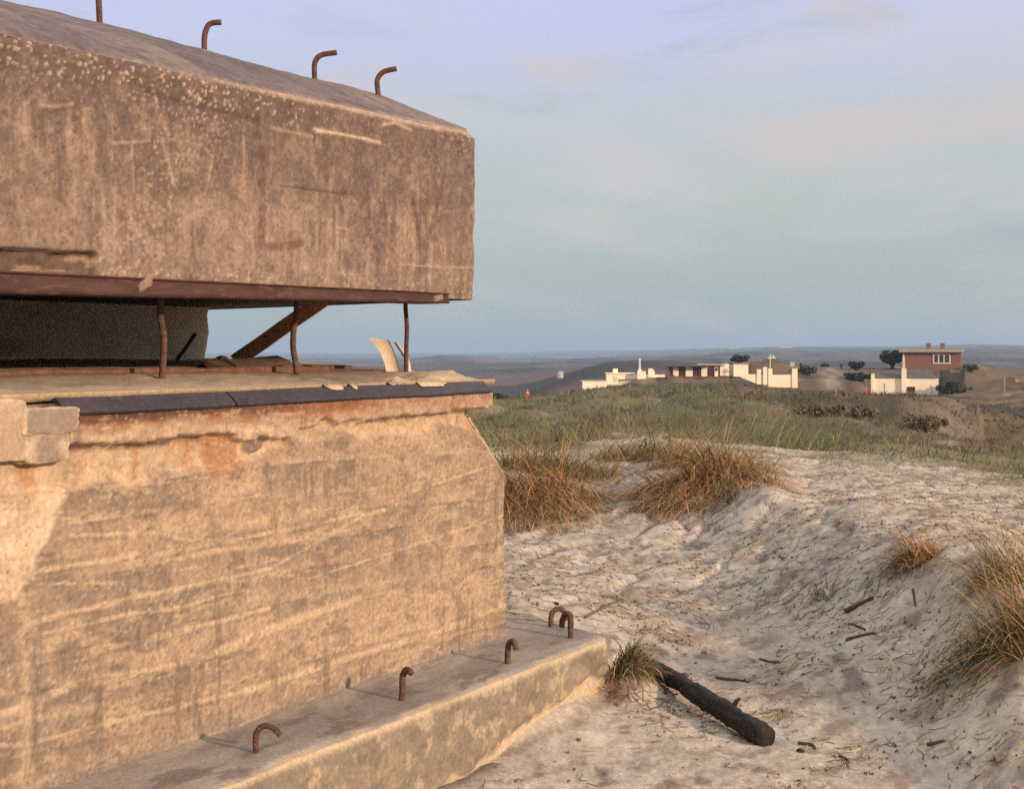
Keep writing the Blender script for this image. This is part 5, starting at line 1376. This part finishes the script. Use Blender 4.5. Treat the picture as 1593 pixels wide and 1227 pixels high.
# ------------------------------------------------------------------ bushes and trees
def bush(name, label, u, vb, Y, wpx, hpx, n, leaf, cols, wts, trunk=.25, group=None, seed=0, nb=9, shape=1.0):
    k = Y / F; base = P(u, vb, Y); base[2] = float(H(base[0:1], base[1:2])[0]) - .05
    Hh = hpx * k; W = wpx * k
    root = empty(name, base, label, 'tree' if 'tree' in name else 'bush', group)
    r_ = np.random.default_rng(seed + 5)
    # limbs
    Vs, Qs, Ts, off = [], [], [], 0
    cz = Hh * (.5 + trunk * .4); 
    cents = []
    nb = int(nb * 1.8)
    for i in range(nb):
        a = r_.uniform(0, 2 * np.pi); rr = math.sqrt(r_.uniform(0, 1))
        c = np.array([math.cos(a) * rr * W * .45, math.sin(a) * rr * W * .40, cz + r_.uniform(-.30, .34) * Hh * (1 - trunk * .7) * (1 - .45 * rr)])
        cents.append((c, (r_.uniform(.16, .28) if trunk > .15 else r_.uniform(.08, .24)) * min(W, Hh * 1.25)))
        pts = smoothpts([np.array([0, 0, -.2]), np.array([c[0] * .25, c[1] * .25, Hh * trunk * .8]), c * np.array([.7, .7, .85]), c], 12)
        V, q, t = tubegeo(pts, np.linspace(.05, .012, len(pts)) * max(W, 1.0) * .5, 6, .2, i)
        Vs.append(V); Qs.append(q + off); Ts.append(t + off); off += len(V)
    npmesh('trunk', np.concatenate(Vs), np.concatenate(Qs), M['bark'], root, tris=np.concatenate(Ts))
    ci = r_.integers(0, nb, n); d = r_.normal(0, 1, (n, 3)); d /= np.linalg.norm(d, axis=1)[:, None]
    rad = np.array([c[1] for c in cents])[ci] * r_.uniform(.35, 1.08, n) ** .6
    pos = np.array([c[0] for c in cents])[ci] + d * rad[:, None] * np.array([1.15, 1.1, .85])
    pos[:, 2] = np.maximum(pos[:, 2], r_.uniform(.0, .15, n) * Hh)
    a1 = r_.normal(0, 1, (n, 3)); a1 /= np.linalg.norm(a1, axis=1)[:, None]; a2 = np.cross(a1, r_.normal(0, 1, (n, 3))); a2 /= np.linalg.norm(a2, axis=1)[:, None]
    sz = leaf * r_.uniform(.6, 1.4, n)[:, None]
    V = np.stack([pos - a1 * sz, pos - a2 * sz * .45, pos + a1 * sz, pos + a2 * sz * .45], 1)
    cc = np.array(cols)[r_.choice(len(cols), n, p=np.array(wts) / sum(wts))] * r_.uniform(.8, 1.2, (n, 1)) * r_.uniform(.75, 1.25, nb)[ci][:, None]
    npmesh('crown', V.reshape(-1, 3), np.arange(n * 4).reshape(-1, 4), M['leaf'], root, np.repeat(cc, 4, 0), False)
    return root
DK = [(.030, .040, .024), (.045, .055, .030), (.022, .028, .020), (.07, .07, .04)]
bush('round_tree', 'dark round evergreen tree behind the left end of the brick house', 1388, 578, 252, 31, 32, 3000, .24, DK, (4, 3, 3, .6), .22, None, 1, 12)
bush('dark_bush', 'dark bush against the right end of the white cottage', 1476, 612, 222, 34, 24, 2600, .24, DK + [(.09, .06, .04)], (4, 3, 3, .6, 1), .05, 'bushes round the houses', 2, 11)
bush('dark_bush', 'broad dark bush on the left of the white cottage behind the red figure', 1335, 613, 233, 50, 15, 3200, .26, DK, (4, 3, 2, 1), .05, 'bushes round the houses', 3, 13)
bush('dark_bush', 'wind combed dark bush standing on the ridge above the square white block', 1150, 565, 252, 30, 16, 1600, .22, DK + [(.08, .055, .045)], (2, 2, 3, .6, 2), .05, 'bushes round the houses', 4, 9)
bush('dark_bush', 'small dark bush on the ridge between the track and the round tree', 1332, 580, 254, 21, 17, 1200, .22, DK, (4, 3, 2, 1), .05, 'bushes round the houses', 5, 8)
bush('dark_bush', 'low olive bush at the top left of the sandy track', 1283, 576, 254, 14, 9, 500, .2, DK + [(.09, .085, .05)], (1, 2, 1, 2, 2), .05, 'bushes round the houses', 6, 6)
bush('dark_bush', 'olive bush right of the yard wall at the track edge', 1256, 598, 236, 26, 18, 1300, .22, [(.09, .09, .05), (.07, .065, .04), (.12, .11, .06)], (2, 2, 1), .05, 'bushes round the houses', 7, 8)
bush('dark_bush', 'sparse grey bush on the slope right of the brick house', 1510, 598, 240, 22, 13, 1000, .2, [(.07, .06, .05), (.05, .05, .04), (.10, .085, .06)], (2, 2, 1), .1, 'bushes round the houses', 8, 8)
bush('dark_bush', 'low green bush right of the cottage end bush', 1498, 612, 216, 30, 12, 900, .2, [(.06, .08, .04), (.08, .095, .05), (.05, .06, .03)], (2, 2, 1), .05, 'bushes round the houses', 9, 7)
bush('dark_bush', 'faint brown bush on the near hill crest by the bunker corner', 783, 624, 105, 26, 16, 900, .1, [(.07, .055, .04), (.05, .045, .03)], (1, 1), .05, 'bushes round the houses', 10, 7)
def shrub(u, v, w, h, Y, lab, sd):
    bush('heather_shrub', lab, u, v + 4, Y, w * 1.1, h * .85, 1100, .10 * Y / 60, [(.135, .10, .068), (.16, .12, .08), (.11, .10, .06), (.21, .16, .11)], (3, 3, 2, 2), .05, 'dark shrubs in the hollow', sd, 9)
shrub(1275, 668, 70, 34, 52, 'leftmost dark shrub in the shaded hollow behind the long green stalks', 21)
shrub(1325, 684, 75, 28, 48, 'second dark shrub from the left in the shaded hollow', 22)
shrub(1380, 678, 80, 30, 56, 'broad dark shrub in the middle of the shaded hollow', 23)
shrub(1432, 690, 78, 40, 50, 'tallest dark shrub at the right of the shaded hollow', 24)
shrub(1505, 690, 60, 24, 55, 'small brown shrub below the bare sandy patch on the right', 25)
shrub(1265, 640, 60, 22, 75, 'far dark shrub at the upper left of the shaded hollow', 26)

# ------------------------------------------------------------------ people on the dunes
def skinmesh(name, joints, edges, mat, parent, sub=1):
    me = bpy.data.meshes.new(name); me.from_pydata([j[:3] for j in joints], edges, [])
    o = link(name, me, mat, parent)
    md = o.modifiers.new('Skin', 'SKIN'); me.skin_vertices.new() if not me.skin_vertices else None
    sv = me.skin_vertices[0].data
    for i, j in enumerate(joints): sv[i].radius = (j[3], j[3] if len(j) < 5 else j[4]); sv[i].use_root = (i == 0)
    o.modifiers.new('Sub', 'SUBSURF').levels = sub; o.modifiers['Sub'].render_levels = sub
    return o
def person(label, loc, rz, top, legs, hair, hat=None, stride=.12, s=1.0, arm=.18):
    root = empty('person', loc, label, 'person', rz=rz)
    J = [(0, 0, .93, .14, .10), (0, 0, 1.15, .13, .09), (0, 0, 1.38, .16, .10), (0, 0, 1.50, .055), (0, -.01, 1.62, .085), (0, -.01, 1.70, .08),
         (-.19, 0, 1.40, .055), (-.25, .02, 1.14, .042), (-.22, -arm, .92, .033), (-.22, -arm - .06, .84, .03),
         (.19, 0, 1.40, .055), (.25, .03, 1.14, .042), (.24, -arm * .4, .90, .033), (.24, -arm * .4 - .04, .82, .03),
         (-.09, 0, .88, .085), (-.10, -stride * .6, .50, .06), (-.10, -stride * .3, .09, .042), (-.10, -stride * .3 - .16, .03, .035),
         (.09, 0, .88, .085), (.10, stride * .3, .50, .06), (.10, stride, .10, .042), (.10, stride - .15, .03, .035)]
    J = [tuple(c * s for c in j) for j in J]
    E = [(0, 1), (1, 2), (2, 3), (3, 4), (4, 5), (2, 6), (6, 7), (7, 8), (8, 9), (2, 10), (10, 11), (11, 12), (12, 13), (0, 14), (14, 15), (15, 16), (16, 17), (0, 18), (18, 19), (19, 20), (20, 21)]
    skinmesh('body', J, E, M['skin'], root)
    g = 1.14
    jk = [0, 1, 2, 6, 7, 8, 10, 11, 12]
    Jj = [tuple(list(J[i][:3]) + [r * g + .012 * s for r in J[i][3:]]) for i in jk]
    skinmesh('jacket', Jj, [(0, 1), (1, 2), (2, 3), (3, 4), (4, 5), (2, 6), (6, 7), (7, 8)], top, root)
    tk = [0, 14, 15, 16, 18, 19, 20]
    Jt = [tuple(list(J[i][:3]) + [r * 1.1 + .010 * s for r in J[i][3:]]) for i in tk]
    skinmesh('trousers', Jt, [(0, 1), (1, 2), (2, 3), (0, 4), (4, 5), (5, 6)], legs, root)
    hz = [(0, .02 * s, 1.64 * s, .090 * s), (0, .015 * s, 1.73 * s, .086 * s), (0, .0, 1.78 * s, .06 * s)]
    skinmesh('hair', hz, [(0, 1), (1, 2)], hair, root)
    if hat: skinmesh('cap', [(0, -.02 * s, 1.72 * s, .105 * s), (0, -.015 * s, 1.80 * s, .09 * s), (0, -.01 * s, 1.84 * s, .05 * s)], [(0, 1), (1, 2)], hat, root)
    # face: nose, eyes, mouth
    for nm, (fx, fz, r_), mt in (('nose', (0, 1.645, .016), M['skin']), ('eye', (-.032, 1.675, .010), M['glass']), ('eye', (.032, 1.675, .010), M['glass']), ('mouth', (0, 1.60, .013), M['redbrown'])):
        bm = bmesh.new(); bmesh.ops.create_icosphere(bm, subdivisions=1, radius=r_ * s, matrix=Matrix.Translation((fx * s, -.092 * s, fz * s)))
        me = bpy.data.meshes.new(nm); bm.to_mesh(me); bm.free(); link(nm, me, mt, root)
    return root
RED = cloth('red_cloth', (.75, .045, .025)); NAVY = cloth('dark_cloth', (.025, .022, .03)); BLUE = cloth('blue_cloth', (.06, .07, .11)); WHT = cloth('white_cloth', (.75, .68, .58))
HAIR = cloth('brown_hair', (.05, .03, .02)); BROWN = cloth('brown_cloth', (.06, .035, .03)); FAIR = cloth('fair_hair', (.50, .36, .18))
def stand(u, Y, vtop, s=1.0):      # feet on the ground unless the head would then sit too low
    x = (u - CU) / F * Y; z = float(H(np.array([x]), np.array([Y]))[0])
    return (x, Y, z)
def standv(u, vtop, Y0, Y1, hgt):  # the depth at which a figure of this height reaches photo row vtop
    Ys = np.linspace(Y0, Y1, 600); xs = (u - CU) / F * Ys; z = H(xs, Ys)
    vt = HV + (EYE - z - hgt) * F / Ys
    k = int(np.argmin(np.abs(vt - vtop))); return (float(xs[k]), float(Ys[k]), float(z[k]))
_Y = np.linspace(60, 128, 700); _x = (820.5 - CU) / F * _Y; _v = HV + (EYE - H(_x, _Y)) * F / _Y; _k = int(np.argmin(_v))
person('person in a red jacket with fair hair on the crest beside the bunker corner', standv(820.5, float(_v[_k]) - 13.5, _Y[_k], _Y[_k] + 30, 1.34), .6, RED, RED, FAIR, None, .1, .74)
person('person in red standing beside the left end of the white cottage', standv(1347, 600.5, 213, 232, 1.35), .2, RED, RED, RED, None, .05, .76)
person('person in dark clothes and white cap right of the yard wall', standv(1246, 560.5, 236, 262, 1.8), -1.2, NAVY, NAVY, HAIR, WHT, .2)
person('distant person in brown seen against the blue plain left of the ridge bush', standv(1309, 561.5, 240, 268, 1.75), 2.6, BROWN, BROWN, HAIR, None, .1)

# ------------------------------------------------------------------ air
boxes('haze', [(-9500, 9500, -600, 13600, -60, 110)], None)
hz = bpy.data.objects['haze']; hm = bpy.data.materials.new('haze_air'); hm.use_nodes = True
hm.node_tree.nodes.clear(); ho = hm.node_tree.nodes.new('ShaderNodeOutputMaterial'); hv = hm.node_tree.nodes.new('ShaderNodeVolumePrincipled')
hv.inputs['Color'].default_value = (.44, .63, .86, 1); hv.inputs['Density'].default_value = 2.1e-4; hv.inputs['Anisotropy'].default_value = 0.0
hm.node_tree.links.new(hv.outputs[0], ho.inputs['Volume']); hz.data.materials.append(hm)
setp(hz, 'thin blue haze over the far plain', 'haze', kind='stuff')

# ------------------------------------------------------------------ sun, sky, camera
SUN_EL = math.radians(15.5); sx, sy = .77, -.638
sd = bpy.data.lights.new('sun', 'SUN'); sd.energy = 4.4; sd.angle = math.radians(2.0); sd.color = (1.0, .725, .50)
so_ = bpy.data.objects.new('sun', sd); COL.objects.link(so_)
dirv = Vector((sx * math.cos(SUN_EL), sy * math.cos(SUN_EL), math.sin(SUN_EL)))
so_.rotation_euler = dirv.to_track_quat('Z', 'Y').to_euler()

W = bpy.data.worlds.new('World'); S.world = W; W.use_nodes = True
nt = W.node_tree; bg = nt.nodes['Background']; bg.inputs['Strength'].default_value = .1
sk = nt.nodes.new('ShaderNodeTexSky'); sk.sky_type = 'NISHITA'; sk.sun_disc = False
sk.sun_elevation = SUN_EL; sk.sun_rotation = math.atan2(sx, sy); sk.dust_density = 2.0; sk.air_density = 1.0; sk.ozone_density = 1.5
tc = nt.nodes.new('ShaderNodeTexCoord'); sp = nt.nodes.new('ShaderNodeSeparateXYZ'); nt.links.new(tc.outputs['Generated'], sp.inputs[0])
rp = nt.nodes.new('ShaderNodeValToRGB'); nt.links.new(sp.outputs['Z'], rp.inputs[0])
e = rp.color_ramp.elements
stops = [(0.0, (.40, .46, .40)), (.035, (.385, .46, .425)), (.11, (.47, .52, .49)), (.17, (.53, .55, .60)), (.215, (.55, .57, .80)), (.26, (.53, .58, .88)), (.36, (1.12, 1.09, 1.08)), (.9, (1.12, 1.09, 1.09))]  # upper stops, out of view, are brightened to add fill light in the shade
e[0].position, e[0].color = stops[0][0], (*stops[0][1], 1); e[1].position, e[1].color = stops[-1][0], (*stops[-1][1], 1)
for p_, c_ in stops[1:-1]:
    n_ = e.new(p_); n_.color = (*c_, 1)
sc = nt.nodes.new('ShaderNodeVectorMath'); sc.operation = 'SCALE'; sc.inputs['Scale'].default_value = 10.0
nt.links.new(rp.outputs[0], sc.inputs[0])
def cloud(scale, st, lo, hi, loc=(0, 0, 0), det=5, rough=.5):
    mp = nt.nodes.new('ShaderNodeMapping'); mp.inputs['Scale'].default_value = st; mp.inputs['Location'].default_value = loc
    nt.links.new(tc.outputs['Generated'], mp.inputs[0])
    n_ = nt.nodes.new('ShaderNodeTexNoise'); n_.inputs['Scale'].default_value = scale; n_.inputs['Detail'].default_value = det; n_.inputs['Roughness'].default_value = rough
    n_.inputs['Distortion'].default_value = .4
    nt.links.new(mp.outputs[0], n_.inputs['Vector'])
    r_ = nt.nodes.new('ShaderNodeMapRange'); r_.interpolation_type = 'SMOOTHSTEP'; r_.inputs[1].default_value = lo; r_.inputs[2].default_value = hi
    nt.links.new(n_.outputs['Fac'], r_.inputs[0]); return r_.outputs[0]
def scalef(o, k):
    m_ = nt.nodes.new('ShaderNodeMath'); m_.operation = 'MULTIPLY'; m_.inputs[1].default_value = k; nt.links.new(o, m_.inputs[0]); return m_.outputs[0]
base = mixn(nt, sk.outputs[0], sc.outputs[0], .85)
base = mixn(nt, base, (6.1, 5.5, 5.7), scalef(cloud(3.2, (1, 1, 3.6), .44, .68, (3.1, 0, 1.2)), .55))
base = mixn(nt, base, (3.5, 4.2, 4.6), scalef(cloud(5.0, (1, 1, 3.4), .54, .72, (7.7, 2, .4), 6, .58), .55))
base = mixn(nt, base, (6.2, 5.1, 4.6), scalef(cloud(5.0, (1, 1, 3), .54, .70, (1.7, 5, 2.4)), .55))
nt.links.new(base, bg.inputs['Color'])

cd = bpy.data.cameras.new('camera'); co = bpy.data.objects.new('camera', cd); COL.objects.link(co)
cd.sensor_width = 36; cd.sensor_fit = 'HORIZONTAL'; cd.lens = 36 * F / 1593.0
cd.shift_y = -(613.5 - HV) / 1593.0
co.location = (0, 0, EYE); co.rotation_euler = (math.pi / 2, 0, 0)
cd.clip_start = .05; cd.clip_end = 40000
cd.dof.use_dof = True; cd.dof.focus_distance = 7.5; cd.dof.aperture_fstop = 14.0
S.camera = co
S.view_settings.view_transform = 'Standard'; S.view_settings.look = 'None'; S.view_settings.exposure = .24; S.view_settings.gamma = 1
S.cycles.volume_bounces = 0; S.cycles.max_bounces = 6; S.cycles.use_denoising = False
S.render.film_transparent = False
